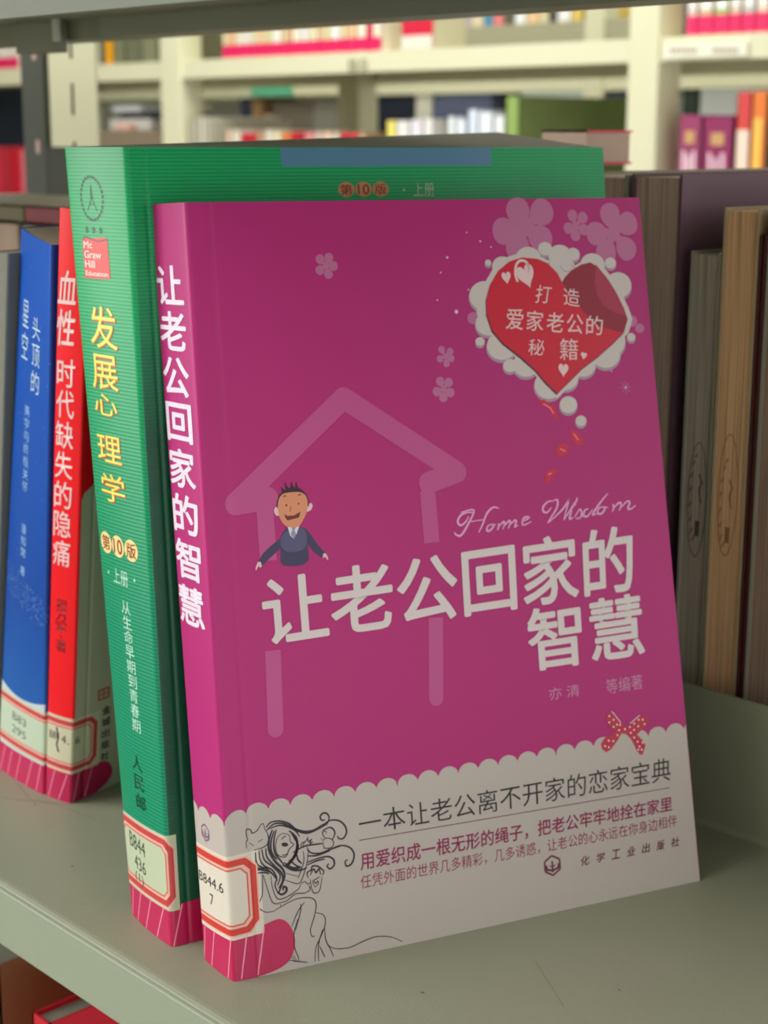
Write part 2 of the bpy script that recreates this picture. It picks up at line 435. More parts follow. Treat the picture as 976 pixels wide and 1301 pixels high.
PINK = Book((-.0023, .0193, 0), (.0160, .0171, 0), (.0718, .1800, 0), (-.0567, .0454, .2323), (-.0320, .0411, .2339), (.0179, .2005, .2330), 19, 170, 240, bulge=0.5, r=1.3, crease=0.25)
pink_mat = mat('magenta laminated cover', (186, 42, 122), 0.4, 0.3, bump=0.04, bscale=60)
cov = build_book(PINK, 'paperback_book', pink_mat, 'magenta paperback with red heart and white title, leaning on the green book', page=page_mat('white leaves', (196, 190, 176)))
q = PINK
pale = mat('pale pink print', (196, 80, 144), **PRINT); pale2 = mat('petal pink print', (196, 112, 156), **PRINT)
offw = mat('off white print', (214, 204, 200), **PRINT); petalc = mat('rose petal print', (214, 30, 66), **PRINT)
# white lower band with scalloped edge, wrapping the spine
sh = Shape(); ss = [i * 0.4 - q.T - 20 for i in range(int((q.T + 20 + 169.8) / 0.4) + 1)]
def scal(s):
    base = 47.2 + (2.9 * min(1, max(0, (s + 2) / 10))) + (s / 170 * 2.6 if s > 0 else 0)
    t = ((s + 0.2) / 7.35) % 1.0
    return base + 3.4 * math.sqrt(max(0, 1 - (2 * t - 1) ** 2)) ** 0.9
for i, s in enumerate(ss): sh.p += [(s, 0.05), (s, scal(s))]
sh.f = [(2 * i, 2 * i + 2, 2 * i + 3, 2 * i + 1) for i in range(len(ss) - 1)]
sh.put(q, 'scalloped_band', 0.05, mat('white lower band print', (196, 186, 180), 0.38, 0.4), cov, 'white band with scalloped edge printed on the lower cover')
# house outline
sh = Shape()
roof = [(12, 146.4), (9.5, 147.2), (49.3, 176.8), (90, 150.4), (88.5, 148.0), (79, 148.8)]
hp = [(21, 147.4), (10.2, 146.6), (49.3, 177.0), (88.4, 150.2), (77.5, 147.6)]
for k_, (a_, b_) in enumerate(zip(hp, hp[1:])): sh.line([a_, b_], 7.0, cap=True, z=0.02 * k_)
sh.put(q, 'house_outline', 0.07, pale, cov)
for a_, b_, w_ in (((19.8, 145), (19.9, 128), 5.6), ((77.0, 145), (77.2, 128), 5.6), ((19.4, 100), (18.6, 75.5), 5.2), ((76.6, 103.5), (74.6, 77.5), 5.2)):
    sh = Shape().line([a_, b_], w_)
    if b_[1] < 100: sh.disc(b_[0], b_[1], w_ / 2)
    sh.put(q, 'house_wall_bar', 0.07, pale, cov)
# flowers
sh = Shape()
for c, pp, r in (((121.6, 229.8), '119.8,235.6 128.9,235.2 113.9,229.2 118.6,223.8 127.6,226.5', 3.7), ((142.2, 230.3), '141.5,233.9 145.5,233.2 139.6,229.8 142,227.4 145.5,229.2', 1.6),
                 ((157.7, 228), '157.1,233.9 163.9,230.8 150.9,227.7 154.2,221.3 162.5,222.4', 3.3), ((46.4, 219.4), '44.6,221.4 47.6,221.8 44.3,218.1 47.1,216.8 49,219.2', 1.25),
                 ((85.7, 177.8), '84.8,180.2 87.8,179.7 83.3,177.1 85.5,175.1 88.1,176.5', 1.25), ((87.4, 188.5), '86.2,190.6 89.2,189.9 89.4,187.7 87.6,186.2 85.4,187.7', 1.0)):
    sh = Shape(); flower(sh, c[0], c[1], path(pp), r * 1.15); sh.put(q, 'printed_flower', 0.06, pale2, cov)
for x, y, r in ((162.1, 197, 2.04), (165.3, 194.3, 1.63), (100, 206.3, 1.75), (99.2, 200.5, 2.04)): sh = Shape().disc(x, y, r * 1.2, r); sh.put(q, 'printed_dot', 0.06, pale2, cov)
sh = Shape()
for k in (0, 1, 2, 3, 4, 5, 6, 7): sh.line([(157.3, 174.1), (157.3 + 2.2 * cos(k * pi / 4), 174.1 + 2.2 * sin(k * pi / 4))], 0.25)
sh.put(q, 'printed_star', 0.06, pale2, cov)
sh = Shape()
for c in ((90.9, 220.9, .45), (92.8, 202.9, .7), (88, 216, .3), (98, 210, .3), (104, 226, .35), (99, 229, .25), (108, 224, .3), (157.3, 174.1, .4), (152, 180, .25), (86, 207, .3)): sh.disc(*c)
put(sh.put(q, 'printed_sparkles', 0.07, mat('sparkle print', (240, 190, 226), **PRINT), cov), kind='stuff')
# cloud, heart
HO = path('134.9,211.4 133.3,214.6 129.9,217.9 125.6,219.6 119.7,220.2 114.5,218.9 109.9,215.9 106.6,211.7 104.6,206.8 104.3,201.8 105.9,196.2 109.8,191.7 115.9,187 121.3,182.3 125.2,177.7 129.3,173.7 134.1,177.2 140.6,181.9 147,185.4 153.5,189.6 158.6,193.3 160.6,197.7 159.4,201.6 156.9,206.9 153.6,212.1 150.1,216.1 147.2,217.8 143.4,217.2 139.4,215.4 136.5,213.3')
CL = '''104.1,207.4,5.24 111.8,217.1,3.49 122.2,219.3,4.36 129.2,222.6,2.44 135,220,4.07 140.3,220.5,2.33 147.9,216.5,4.36 155.4,217.1,1.98 157.9,209.4,4.66
157.6,198.5,3.78 151.3,190.4,6.40 150.1,185.9,5.24 140.6,182.6,4.36 133.1,178.5,4.36 126.2,176.4,4.95 117.8,183.8,4.36 111.6,183.8,2.33 109,190.5,4.95 104.3,198.1,4.07 106.5,202.4,5.24
106.3,218.5,1.05 100.8,192.4,1.51 161.3,191.1,1.51 133.3,169.3,3.03 137.8,163.5,1.9'''
CLo = [tuple(float(a) for a in t.split(',')) for t in CL.split()]
sh = Shape()
for i_, (x, y, r) in enumerate(CLo): sh.disc(x, y - 0.5, r * 1.2, r, n=24, z=-0.0006 * i_)
sh.put(q, 'cloud_rim', 0.075, mat('cloud rim print', (176, 150, 168), **PRINT), cov)
sh = Shape().poly([((x - 132) * 1.07 + 132, (y - 199) * 1.07 + 199) for x, y in HO])
sh.f = [tuple(f) for f in sh.f]
sh.disc(135, 215.5, 6, 5, z=-0.0006)
for i_, (x, y, r) in enumerate(CLo): sh.disc(x + 0.1, y + 0.3, r * 1.16, r * 0.95, n=24, z=0.0006 * (i_ + 1))
sh.put(q, 'cloud', 0.09, offw, cov)
sh = Shape()
for a, b in (((129.2, 220), 2.6), ((137.6, 217.6), 2.8), ((141.5, 218), 2.2)):
    sh.line([(a[0] + b * cos(t), a[1] + b * sin(t)) for t in (3.4, 3.9, 4.4, 4.9, 5.4)], 0.3)
sh.put(q, 'cloud_lines', 0.10, mat('cloud rim print', (176, 150, 168)), cov)
Shape().poly([(x - 0.4, y - 0.6) for x, y in HO]).put(q, 'heart_rim', 0.11, mat('heart rim print', (96, 30, 46), **PRINT), cov)
def heart_material():
    m, nt, b, uv, sp = uv_nodes('red heart print', 0.34, 0.45)
    g = ramp(nt, [(0.0, (214, 14, 46)), (0.45, (196, 14, 48)), (0.62, (152, 24, 54)), (1.0, (140, 22, 56))])
    k = math_node(nt, 'MULTIPLY', math_node(nt, 'ADD', math_node(nt, 'ADD', sp.outputs[0], -104.0), math_node(nt, 'MULTIPLY', math_node(nt, 'ADD', sp.outputs[1], -173.0), 0.5)), 1 / 76)
    nt.links.new(k, g.inputs[0]); nt.links.new(g.outputs[0], b.inputs['Base Color'])
    return m
def with_uv(o, q, shp):
    pass
hs = Shape().poly(HO)
ho = hs.put(q, 'red_heart', 0.13, heart_material(), cov, 'red heart with a folded corner')
ho.data.materials[0] = mat('red heart print flat', (212, 8, 48), **PRINT)
Shape().poly(path('147.2,217.8 143.4,217.2 139.4,215.4 136.5,213.3 134.9,211.4 138.5,205.5 147.0,196.3 156.0,193.6 158.6,193.3 160.6,197.7 159.4,201.6 156.9,206.9 153.6,212.1 150.1,216.1')).put(q, 'heart_dark_side', 0.14, mat('dark heart print', (150, 18, 48), **PRINT), ho)
Shape().poly(path('149.5,217.1 150.1,215.8 153.6,212.1 156.9,206.9 159.4,201.6 160.1,198.7 155.4,200.2 151,202.6 148.8,206.5 148.1,211 148.9,214.8')).put(q, 'heart_fold', 0.15, mat('heart fold print', (176, 44, 76), **PRINT), ho)
hw = mat('heart white print', (240, 208, 208), **PRINT)
sh = Shape(); sh.poly(heart_pts(120.9, 213.6, 7.0, 8.2, 0.3)); sh.line(smooth_path(path('117.3,212 116.6,214.5 117.2,217.6 118.9,219.1 121.1,218.7 122,216.8 121.4,215')), 0.9); sh.put(q, 'small_heart', 0.16, hw, ho)
for h_ in ((113.0, 213.4, 3.6, 4.2, 0.1), (132.5, 181.3, 4.0, 4.6, -0.1), (141.2, 185.8, 2.4, 2.6, -0.2)): Shape().poly(heart_pts(*h_)).put(q, 'small_heart', 0.16, hw, ho)
sh = Shape()
sh.text('打', ((123.2, 204.7), (129.3, 204.3), (124.9, 210.8), (130.8, 210.2))); sh.text('造', ((134.9, 203.6), (141.2, 202.6), (135.2, 209.6), (141.8, 208.6)))
for k, ch in enumerate('爱家老公的'):
    a, b = k / 5, (k + 0.84) / 5
    f = lambda t, h: (111.1 + 39.6 * t + h * 1.0, 196.4 - 4.0 * t + h * (7.0 - 0.6 * t))
    sh.text(ch, (f(a, 0), f(b, 0), f(a, 1), f(b, 1)), 0.004)
sh.text('秘', ((119.0, 187.2), (125.3, 186.8), (119.9, 192.6), (126.2, 192.2))); sh.text('籍', ((131.5, 184.9), (138.6, 184.6), (132.0, 192.3), (139.4, 191.8)))
sh.put(q, 'heart_lettering', 0.16, hw, ho)
# petals falling
sh = Shape()
for t in ('122,170.7 123.6,172 125.2,170.9 127.1,169.9 128.1,168.1 128.9,165.3 126.8,166 125.4,168.9', '133.3,161.1 137.3,158.6 137.8,155.9 135.3,155.6 133.6,158.4', '126.9,154.6 129.3,156.6 132,155.4 130.6,152.5 127.9,152.4', '122.3,147.2 124.9,148.4 127.2,147.5 124.8,146.2 122.8,143.2 121.8,144.5'): Shape().poly(path(t), True).put(q, 'rose_petal', 0.08, petalc, cov)
sh = Shape()
for t in ('123.4,170.5 126,169.0 127.2,167.0', '134.6,159.6 136.2,157.2', '128.6,154.9 130.6,153.9', '123.2,146.6 124.6,146.9'): sh.line(path(t), 0.5)
put(sh.put(q, 'rose_petal_highlights', 0.09, mat('petal light print', (244, 130, 150), **PRINT), cov), kind='stuff')
# lettering
tw = mat('title print', (226, 214, 214), **PRINT)
sh = Shape(); sh.text('让老公回家的', ((17.0, 101.2), (153.6, 103.6), (16.6, 122.6), (155.0, 127.0)), 0.018); sh.text('智慧', ((110.0, 81.2), (155.8, 81.0), (110.2, 102.2), (156.6, 103.2)), 0.018)
sh.put(q, 'title_lettering', 0.10, tw, cov, 'large white title lettering')
sh = Shape(); sh.text('亦 清', (116.6, 70.8, 128.4, 74.9)); sh.text('等编著', (139.0, 69.8, 153.6, 74.9)); sh.put(q, 'author_lettering', 0.08, mat('author print', (206, 140, 178), **PRINT), cov)
sh = Shape()
for l in '''93.5,136.4 90.9,136.6 88.6,135.9 87.3,134 88.3,132.6 90.3,133.7 91.5,135.3;88.6,136.8 93.6,137.1 90.5,132 88,129.3 86.2,129.8 85.8,130.6;103.1,136.9 100.9,137.4 98.4,135.6 96.6,132.4 94.8,129.6;92.1,133.5 97.5,133.7;99.8,131.9 98.4,131.4 97.9,130 99,129.9 100.5,131.1 99.8,131.9 101.5,131.5;102.3,131.9 102.6,131.2 101.9,129.7;102.3,130.8 104.3,132.2 104.8,131.7 103.9,129.8;104.3,130.6 106.4,132.3 107,131.8 106,129.9;106.4,130.6 108.6,132.3 109.3,131.9 108.6,130.2 109.9,130.7;111.2,131.6 113.2,132.2 114.3,132.8 112.7,133 111.6,131.7 112,130.5 115.1,131.4;124.3,137.4 122.4,137.5 120.2,136 120.1,134.3 121.6,133.9 123.3,135.4;124.4,137.7 125.9,137.6 125.3,134.9 121.3,130.3;121.7,130.4 127.2,134 129.8,136.5 130.3,136.9 127.7,130.6;127.7,130.6 131.2,134.4 133.5,136.9 133.6,137.9;131.3,133.8 130.1,131 131.7,131.2;132.8,135.5 133,135.6;132.1,131.2 134.4,133.7 135.1,132.6 134.5,131 132.9,130.8 135.8,131.3;138,133.6 136.4,133.2 135.8,131.5 137.4,131.2 139.6,133.3;146.3,138.2 143.6,136 140.4,132.8 139.4,131.4 141.1,131.7;143.8,133.8 142.1,133.4 141.5,131.7 143.1,131.6 144.5,133 143.8,133.8 145.8,133.3;147.7,134.3 148.2,133.5 147.4,131.7;147.6,132.5 150.2,134.5 151.3,134 150.2,131.8;150.6,132.6 153.7,134.7 154.8,134.3 153.9,132.3 155.2,132.1 157.2,133.1'''.split(';'):
    P_ = path(l)
    if len(P_) == 2 and abs(P_[0][0] - P_[1][0]) < 1.2 and abs(P_[0][1] - P_[1][1]) < 1.2: sh.disc(P_[0][0], P_[0][1], 0.35); continue
    sh.line(smooth_path(P_, n=6), lambda t: 0.34 + 0.42 * sin(pi * t))
sh.put(q, 'script_lettering', 0.08, mat('script print', (236, 170, 214), **PRINT), cov, 'pink script lettering above the title')
ink = mat('black ink print', (44, 36, 44), **PRINT); wine = mat('wine ink print', (150, 28, 88), **PRINT)
sh = Shape(); sh.text('一本让老公离不开家的恋家宝典', ((44.4, 37.6), (161.6, 36.6), (44.2, 45.0), (162.4, 44.8)), -0.004)
sh.put(q, 'subtitle_lettering', 0.10, ink, cov)
Shape().line([(44.0, 36.2), (161, 34.2)], 0.28).put(q, 'printed_rule', 0.10, mat('rule ink', (120, 70, 90)), cov)
sh = Shape(); sh.text('用爱织成一根无形的绳子，把老公牢牢地拴在家里', ((43.8, 26.4), (161.1, 26.0), (44.0, 32.2), (161.6, 31.2)), 0.012)
sh.text('任凭外面的世界几多精彩，几多诱惑，让老公的心永远在你身边相伴', ((43.4, 20.6), (162.6, 20.4), (43.6, 25.0), (162.8, 24.6)))
sh.put(q, 'blurb_lettering', 0.10, wine, cov)
sh = Shape()
for k, ch in enumerate('化学工业出版社'):
    x = 123.5 + 6.0 * k; sh.text(ch, (x, 13.6, x + 3.5, 16.8), 0.014, shear=0.2)
def emblem(sh, x, y, r):
    h = [(x + r * sin(a), y + r * cos(a)) for a in [k * pi / 3 for k in range(6)]]
    sh.line([h[0], h[1]], r * 0.2); sh.line([h[2], h[3], h[4]], r * 0.2); sh.line([h[5], h[0]], r * 0.2); sh.line([h[1], h[2]], r * 0.2); sh.line([h[4], h[5]], r * 0.2)
    sh.line([(x, y + r * 0.45), (x, y - r * 0.7)], r * 0.2); sh.line([(x - r * 0.7, y + r * 0.1), (x - r * 0.65, y - r * 0.35), (x, y - r * 0.5), (x + r * 0.65, y - r * 0.35), (x + r * 0.7, y + r * 0.1)], r * 0.22)
    sh.line([(x - r * 0.35, y), (x, y - r * .15), (x + r * 0.35, y)], r * 0.12)
emblem(sh, 112.6, 15.8, 3.3)
sh.put(q, 'publisher_lettering', 0.10, mat('plum ink print', (110, 40, 66), **PRINT), cov)
# line drawing of a girl with a cat and a cup
WD = {'a': 0.36, 'b': 0.36, 't': 0.34, 'm': 0.55, 'h': 0.62, 'H': 0.8}
sh = Shape()
for l in '''a 6.6,40.3 6.6,42.3 7.1,42.8 6.8,44.5 7,46.1 8.4,45.6 8.7,44.6 10.3,45.1 11.2,46.2 12.4,47 12.9,45.1;a 7.7,41.8 8.9,40.7;a 10.4,41.5 12,42.2;b 12.9,45.1 13.7,43.5 13.8,41.5 12.9,40 10.7,39.4 9,39.3;h 13.3,45.6 15,46.9 18,46.8 20.9,45.5 22.9,43.5 25.9,42.2 28.9,42.1 32,43.2 33.8,43.7;h 13.4,44.6 15.8,46.2 18.8,45.9 21.7,44.2 23.3,42.9 26.7,41.5 30.2,42.1 33.8,43.3;m 14.5,45 17.5,45.5 20.4,44.6 22.9,42.9 24.1,40.9;h 33.8,43.5 34.4,45.3 33.6,46.6 32.3,46.8 31.4,45.8 31.9,44.7 33,44.7;h 32,43 34.7,44.2 37.8,43.5 39.6,41.5 39.9,39.4 38.7,37.8 37.2,38 36.8,38.9;m 31.9,41.4 34.6,42 36,40.1 35,38;m 21.6,36.3 25.5,37.6 29.9,37.5 31.6,37.4;m 26.4,36.9 27.5,35.2 30.5,34.5 34.1,35.1 37.6,35.5;h 34.1,35.1 37.6,35.7 40.7,34.5 42,32 40.9,29.3 39.1,28.9 38.8,30.4 39.7,30.8;m 26.2,34.4 29.6,34 34,34.7;h 26,32.4 29.6,33 33.1,33 34.9,31.7 35,30 33.6,29 32.6,30 33.3,30.7;m 26,31.6 29.1,32.3 32.1,32.4;t 31.7,38 32.6,38.8 34.3,38.5 35.3,37.3 34.8,35.8 33.2,35.6 32,36.1 31.7,38;t 32.8,38.8 32,39.9 31.9,41 33,41 33,40.2;t 32.2,36.2 31.9,35.5;t 33.5,35.6 33.6,34.8;t 31.7,38.6 31.1,39.1;H 15.3,44.5 14,41.5 13.8,38.3 15.5,34.7 17.8,31.9 18.3,29.4 17.1,26.8 16,24.5;h 16.6,44.4 15.6,41.2 15.6,37.5 17.2,34.8 18.7,32.5;h 15.9,44.1 14.6,40.9 14.6,37.7 16.3,35;m 11.5,39.1 12.1,35.7 14.5,33.3 16.9,30.1 15.8,27;m 10.5,38.9 10.7,36 12,33.8 14.4,32.1 15.7,29.4 15,27.2 16,24.3;m 9.4,38.6 9.4,35.8 10.3,34.1 12.4,32.9 14.2,31.3;h 12.8,39.2 13,36.4 15.4,33.1 17.3,30.8 17.6,28.3 16.2,26.1;m 9.2,32.1 11.9,31.8 13.5,31.1;m 9,33.1 11.5,32.6 14,31.4 15.9,28.6;H 15.7,25 16.9,24 18.4,24.5 18.7,25.7 17.7,26.3 17.6,25.1;m 9.1,34.3 10.3,33.3 13.2,32.9;H 20.8,43.3 22.8,41.1 23.2,38.6 22.4,35.9 21,34.2 18.7,32.5;H 21.6,42.2 23.1,39.5 22.9,36.3 21,33.8 19.2,32.9;H 22.1,41.3 23.4,38.2 21.9,34.8 19.6,32.4;h 17.9,33.1 20.8,31 23.7,30.4 25.9,30.8;m 18.4,33.8 20.8,31.8 23.4,31.3;m 20.1,34.3 22.6,31.9 23.8,31.6;m 18.8,32.9 21.6,31.2 24.2,31.1;h 22.8,35.5 23.1,33.8 24.3,32.3;t 18.6,42.9 16.8,41.8 16,39.1 16.5,36.6 18.1,35.5 19.4,35.7 20.4,37.5 22,38.8 21,39.8 20.7,41.9 18.6,42.9;H 18,39.5 19,39.6 19.8,39.1 19.2,38.9 18.1,39.2;t 18,41 19.2,41.8 19.6,41.6;t 17.9,36.1 19.4,36.1 20.1,36.5;t 25.1,37.1 25.2,38.3 26.6,39.7 26.8,40.2 26.9,38.8 28.1,39.4 27.3,38.3 28.4,38.5 26.8,37.6;t 24.3,37.6 24.8,38.8 26.1,38.9;t 26.4,37.3 26.6,34.8 25.8,31.7 24.7,29 23.5,26.8 22.2,26.4 20.1,27.4 18.4,28.3;t 25,36.1 25,33 23.7,30 22.7,27.8;t 18.8,30.3 22.7,28.6;t 11.2,31.3 11,27.9 10.6,24.8 9.4,22.6 9.7,20.9 11.5,19.5 14,19.3;t 11.4,31.1 12.7,25.6 13.8,22.2 15.4,21.4 15.8,21.6;t 13.9,30.2 14.1,26.9 15.5,23 18.5,22.9 22.5,24.6 23.4,26;t 15.8,21.6 18.4,21.7 21.5,23.3 24.5,23 25.8,23.5;t 23.4,26 24.8,26.6 25.8,25.6 26.7,26;t 26,25.1 26.5,24.2 25.8,23.1;t 14,19.3 15.7,20 21,21.6 24.4,21.6 27,20.9 28.1,19 27.5,15.9 26.4,13.2 25.6,11 26.1,9 27,9.1;t 16.2,21.3 16.6,20.2;t 26.7,27 27.3,22.8 29.5,22.8 30.7,27.1;t 27.3,26.3 28.7,26.7 30,27.2;t 28.1,24.3 27.5,25.7 28,26 28.5,25.3 29.1,26 29.3,25.1 28.1,24.1;m 26.1,27.5 25.8,29.2 27.2,29.8 27.7,30.9 29.4,30.6 30.6,29.6 31.4,28.6 30.9,27.5;m 26.8,28.2 28,30 28.8,28.7 29.8,29.7 30.3,27.8;t 24.3,20.2 22,17.8 19.5,13.4;t 23,20 22.8,17.6 20.7,11.9;t 21.8,15.4 20.3,11.6 20,7.2 21,3.7 21.3,2.1;t 27.9,16.2 30.4,14.9 30.7,12 28.6,7.9 27.1,5.4 26.4,1;t 29.7,10.6 28,6 27.7,0.8;t 30.4,11.2 30.5,7.1 31.8,4 32.7,1.4;t 28.4,5.5 29.2,3.3 29.9,1.7;t 31,5.4 33.5,3.7 38.3,3.1 43.3,4.2 47.7,4.7 52.6,3.6 56.5,1.3;t 18.9,4.2 20,2.1;t 18,3.2 21.3,2.1 24,1.3;t 19.6,4.4 20.5,2.2'''.split(';'):
    k, r_ = l.split(' ', 1); sh.line(smooth_path(path(r_), n=4), (lambda wv: (lambda t: wv * (0.6 + 0.4 * sin(pi * t))))(WD[k]))
sh.put(q, 'girl_drawing', 0.105, ink, cov, 'ink drawing of a long haired girl with a cat and a cup')
# cartoon man
man = Shape().poly(path('27,137.9 25.3,136.3 24.1,134.4 21.1,132.6 18.2,130.4 16.3,128 17.7,126.5 20.2,128.6 24.2,131.4 23.9,126.9 24.9,125.9 28.4,125.4 31.3,125.4 33.5,126.7 33.6,128.2 33.4,131.9 35.2,129.4 37.9,127.1 39.1,128.6 36.8,131.5 34.8,134.7 33.2,136.8 30.8,137.7')).put(q, 'printed_man', 0.09, mat('suit print', (62, 54, 92), **PRINT), cov, 'printed cartoon man in a dark suit')
Shape().poly(path('24.6,134.8 27.5,137.2 31,137.4 33.0,136 33.2,132.4 31.5,130.2 27,130 24.6,131.8'), True).put(q, 'suit_front', 0.10, mat('suit light print', (88, 84, 124), **PRINT), man)
skin = mat('cartoon skin print', (226, 148, 112), **PRINT); hand = mat('cartoon hand print', (240, 196, 206), **PRINT)
for t_ in ('16.3,128 15.4,126.1 15.5,125.3 16.5,126.8 16.8,126.1 17.6,126.5 17.3,127.9', '38.5,128.3 38.3,126.9 39,127.3 40,126.0 40.1,126.9 39.4,128.4'): Shape().poly(path(t_)).put(q, 'printed_hand', 0.10, hand, man)
for t_ in ('24.3,144.3 23.4,144.5 22.8,143.7 22.9,142.6 23.6,141.7 24.6,141.6 25,143', '34.3,144.3 35.6,144.7 36.1,143.9 35.6,142.6 34.1,141.9 33.9,143'): Shape().poly(path(t_)).put(q, 'printed_ear', 0.10, hand, man)
Shape().poly(path('23.9,144.3 23.9,145.9 24.7,147.8 25.9,148.9 25.6,150.6 26.6,149.8 27.2,149.6 27,151.3 27.3,152.2 27.6,150.9 28.4,149.9 29,150.4 29,151.6 29.5,152 29.7,150.5 30.6,150 30.6,151.3 31,151.9 31.4,150.1 33,148.9 34.3,147.2 34.9,145.3 34.8,143.8 33,143.0 29,146 25,143')).put(q, 'printed_hair', 0.105, mat('hair print', (50, 20, 44), **PRINT), man)
Shape().poly(path('24.2,144.3 24.7,146.7 26.2,148.3 29.1,148.6 32.3,148.3 34.0,146.9 34.4,144.7 33.9,142.1 32.7,139.9 30.8,137.7 28.2,137.6 26.2,138.5 24.6,140.9'), True).put(q, 'printed_face', 0.115, skin, man)
Shape().poly(path('27,138.1 27.7,135.2 28.9,133.9 29.8,135.2 31.1,138 28.9,137.4')).put(q, 'printed_shirt', 0.108, mat('shirt print', (232, 222, 236), **PRINT), man)
Shape().poly(path('28.4,137.6 29.8,137.5 29.3,136.7 29.8,135.2 28.9,133.9 27.9,135.5 28.6,136.8')).put(q, 'printed_tie', 0.118, mat('tie print', (150, 150, 178), **PRINT), man)
sh = Shape().poly(path('26.2,141.9 27.4,141.3 29.6,141.3 31.8,142.3 31.1,140.5 29.2,140.2 27.2,139.9 26.5,140.7')); sh.disc(27.1, 144.7, .3, .38); sh.disc(31.3, 144.8, .26, .34)
sh.line([(28.7, 144.2), (28.2, 143), (28.5, 142.7)], 0.22); sh.line(path('26.2,147.3 26.8,147.7 27.3,147.5'), 0.3); sh.line(path('31.2,147.4 31.8,147.7 32.3,147.4'), 0.3)
sh.put(q, 'printed_features', 0.125, mat('feature print', (110, 44, 30), **PRINT), man)
# bow
Shape().poly(path('144.2,58.6 142.3,61.6 140.3,64 138.5,63 137.8,60.9 139,58.5 141.4,56.8 139.7,55.9 136.7,55.2 135,53.3 135.4,51.5 136.9,50.2 138.9,51 141.7,53.6 143.6,55.9 146.1,55.2 148,51.3 148.8,49.2 150.2,47.3 151.2,47.3 152.7,50.3 151.4,52.5 149.6,54.4 151.7,55.8 154.2,57.1 154.5,58.7 153.5,60.3 151.6,60.8 149.4,59.6 147.4,58.0 145.5,57.8')).put(q, 'printed_bow', 0.12, mat('bow print', (196, 48, 72), **PRINT), cov, 'red bow with white dots')
sh = Shape()
for x, y in path('139.2,62.3 140.8,60.8 139.0,60.2 142.0,59.0 140.6,58.4 142.6,57.0 141.8,55.4 140,53.6 138.2,54 136.6,52.4 138,51.8 143.2,58.8 145.0,57.0 147,57.4 148.8,58.4 150.4,57.2 150.8,59.4 152.4,59.2 153,57.6 148.6,56.2 147.2,55.4 148.4,53.6 149.6,52 150.2,50.2 151,49 149.6,49.2 151.6,51.4'): sh.disc(x, y, 0.36, n=10)
sh.line(path('140.4,63.8 143.6,59.4'), 0.3); sh.line(path('147.2,58.6 151.4,60.9'), 0.3)
sh.put(q, 'bow_dots', 0.13, mat('bow dot print', (246, 214, 220), **PRINT), cov)
# spine
sh = Shape()
for k, ch in enumerate('让老公回家的智慧'):
    pit = (220.6 - 105.6) / 8; t = 220.6 - k * pit; x0 = -q.T + 1.4 + 0.1 * k * 0; sh.text(ch, (x0, t - pit * 0.86, -3.2, t), 0.02)
sh.put(q, 'spine_title', 0.10, mat('spine title print', (246, 226, 244), **PRINT), cov)
sh = Shape(); emblem(sh, -11.2, 42.6, 2.6); sh.put(q, 'spine_emblem', 0.09, mat('emblem ink', (128, 96, 128), **PRINT), cov)

# ---- library sticker: paper label under tape with a doubled red border, and the striped tail below it
lab_paper = mat('call number paper', (226, 218, 204), 0.45, 0.4); lab_green = mat('call number paper green', (196, 208, 178), 0.4, 0.4)
red_line = mat('label red line', (214, 60, 50), 0.4, 0.4); red_thin = mat('label thin red line', (222, 96, 84), 0.4, 0.4); halo = mat('label halo', (240, 190, 176), 0.4)
sticker_pink = mat('hot pink sticker', (198, 22, 88), 0.36, 0.5); stripe_m = mat('sticker stripe', (252, 160, 186), 0.4)
def rrect(x0, x1, y0, y1, c):
    return [(x0 + c, y0), (x1 - c, y0), (x1, y0 + c), (x1, y1 - c), (x1 - c, y1), (x0 + c, y1), (x0, y1 - c), (x0, y0 + c)]
def sticker(q, xr, yb, yt, paper, slope=0.0, xl=None, lobe=None, stripes=(), tab=1.2, band_top=14.2, bandl=None, rl=None):
    xl = -q.T - 8 if xl is None else xl
    def sl(pts): return [(x, y + slope * x) for x, y in pts]
    base = Shape(); base.poly(sl([(xl - tab, yb - tab), (xr + tab, yb - tab), (xr + tab, yt + tab), (xl - tab, yt + tab)]))
    lb = base.put(q, 'call_number_label', 0.10, paper, q.root, 'paper call number label with red octagonal border')
    b = rl or red_line
    halo_s = Shape().line(sl(rrect(xl + 1.6, xr - 1.6, yb + 1.6, yt - 1.6, 2.2)), 3.8, closed=True); halo_s.put(q, 'label_halo', 0.12, halo, lb)
    o = Shape().line(sl(rrect(xl + 1.2, xr - 1.2, yb + 1.2, yt - 1.2, 2.6)), 2.0, closed=True); o.put(q, 'label_border', 0.14, b, lb)
    i = Shape().line(sl(rrect(xl + 3.2, xr - 3.2, yb + 3.2, yt - 3.2, 2.0)), 0.5, closed=True); i.put(q, 'label_border', 0.14, red_thin, lb)
    l0 = bandl if bandl is not None else -q.T - 14
    s = Shape(); s.poly([(l0, 0.1), (6, 0.1), (6, band_top + 1.0), (0, band_top), (-q.T, band_top - 2.4 + 2.0), (l0, band_top)])
    if lobe: s.poly(smooth_path(lobe, False, 4))
    st = s.put(q, 'striped_sticker', 0.11 if False else 0.09, sticker_pink, q.root, 'hot pink sticker with pale stripes at the foot')
    z = Shape()
    for (a, b_, c, d) in stripes: z.line([(a, b_), (c, d)], 0.42)
    z.put(q, 'sticker_stripe', 0.11, stripe_m, st)
    return lb
lb = sticker(PINK, 9.4, 13.9, 37.4, lab_paper, 0.06, lobe=[(5, 0.1), (5, 15.0), (10, 15.6), (15.8, 16.6), (19.2, 13.6), (20.4, 8.6), (18.6, 3.6), (14.4, 1.2), (7.7, 0.1)],
             stripes=[(-16, 11.6, -18.2, 0.3), (-9.8, 12, -13, 0.3), (-0.4, 13.4, -3.1, 0.3), (5, 14.3, 2.3, 0.6), (10.6, 15.2, 7.7, 0.6)], band_top=13.4)
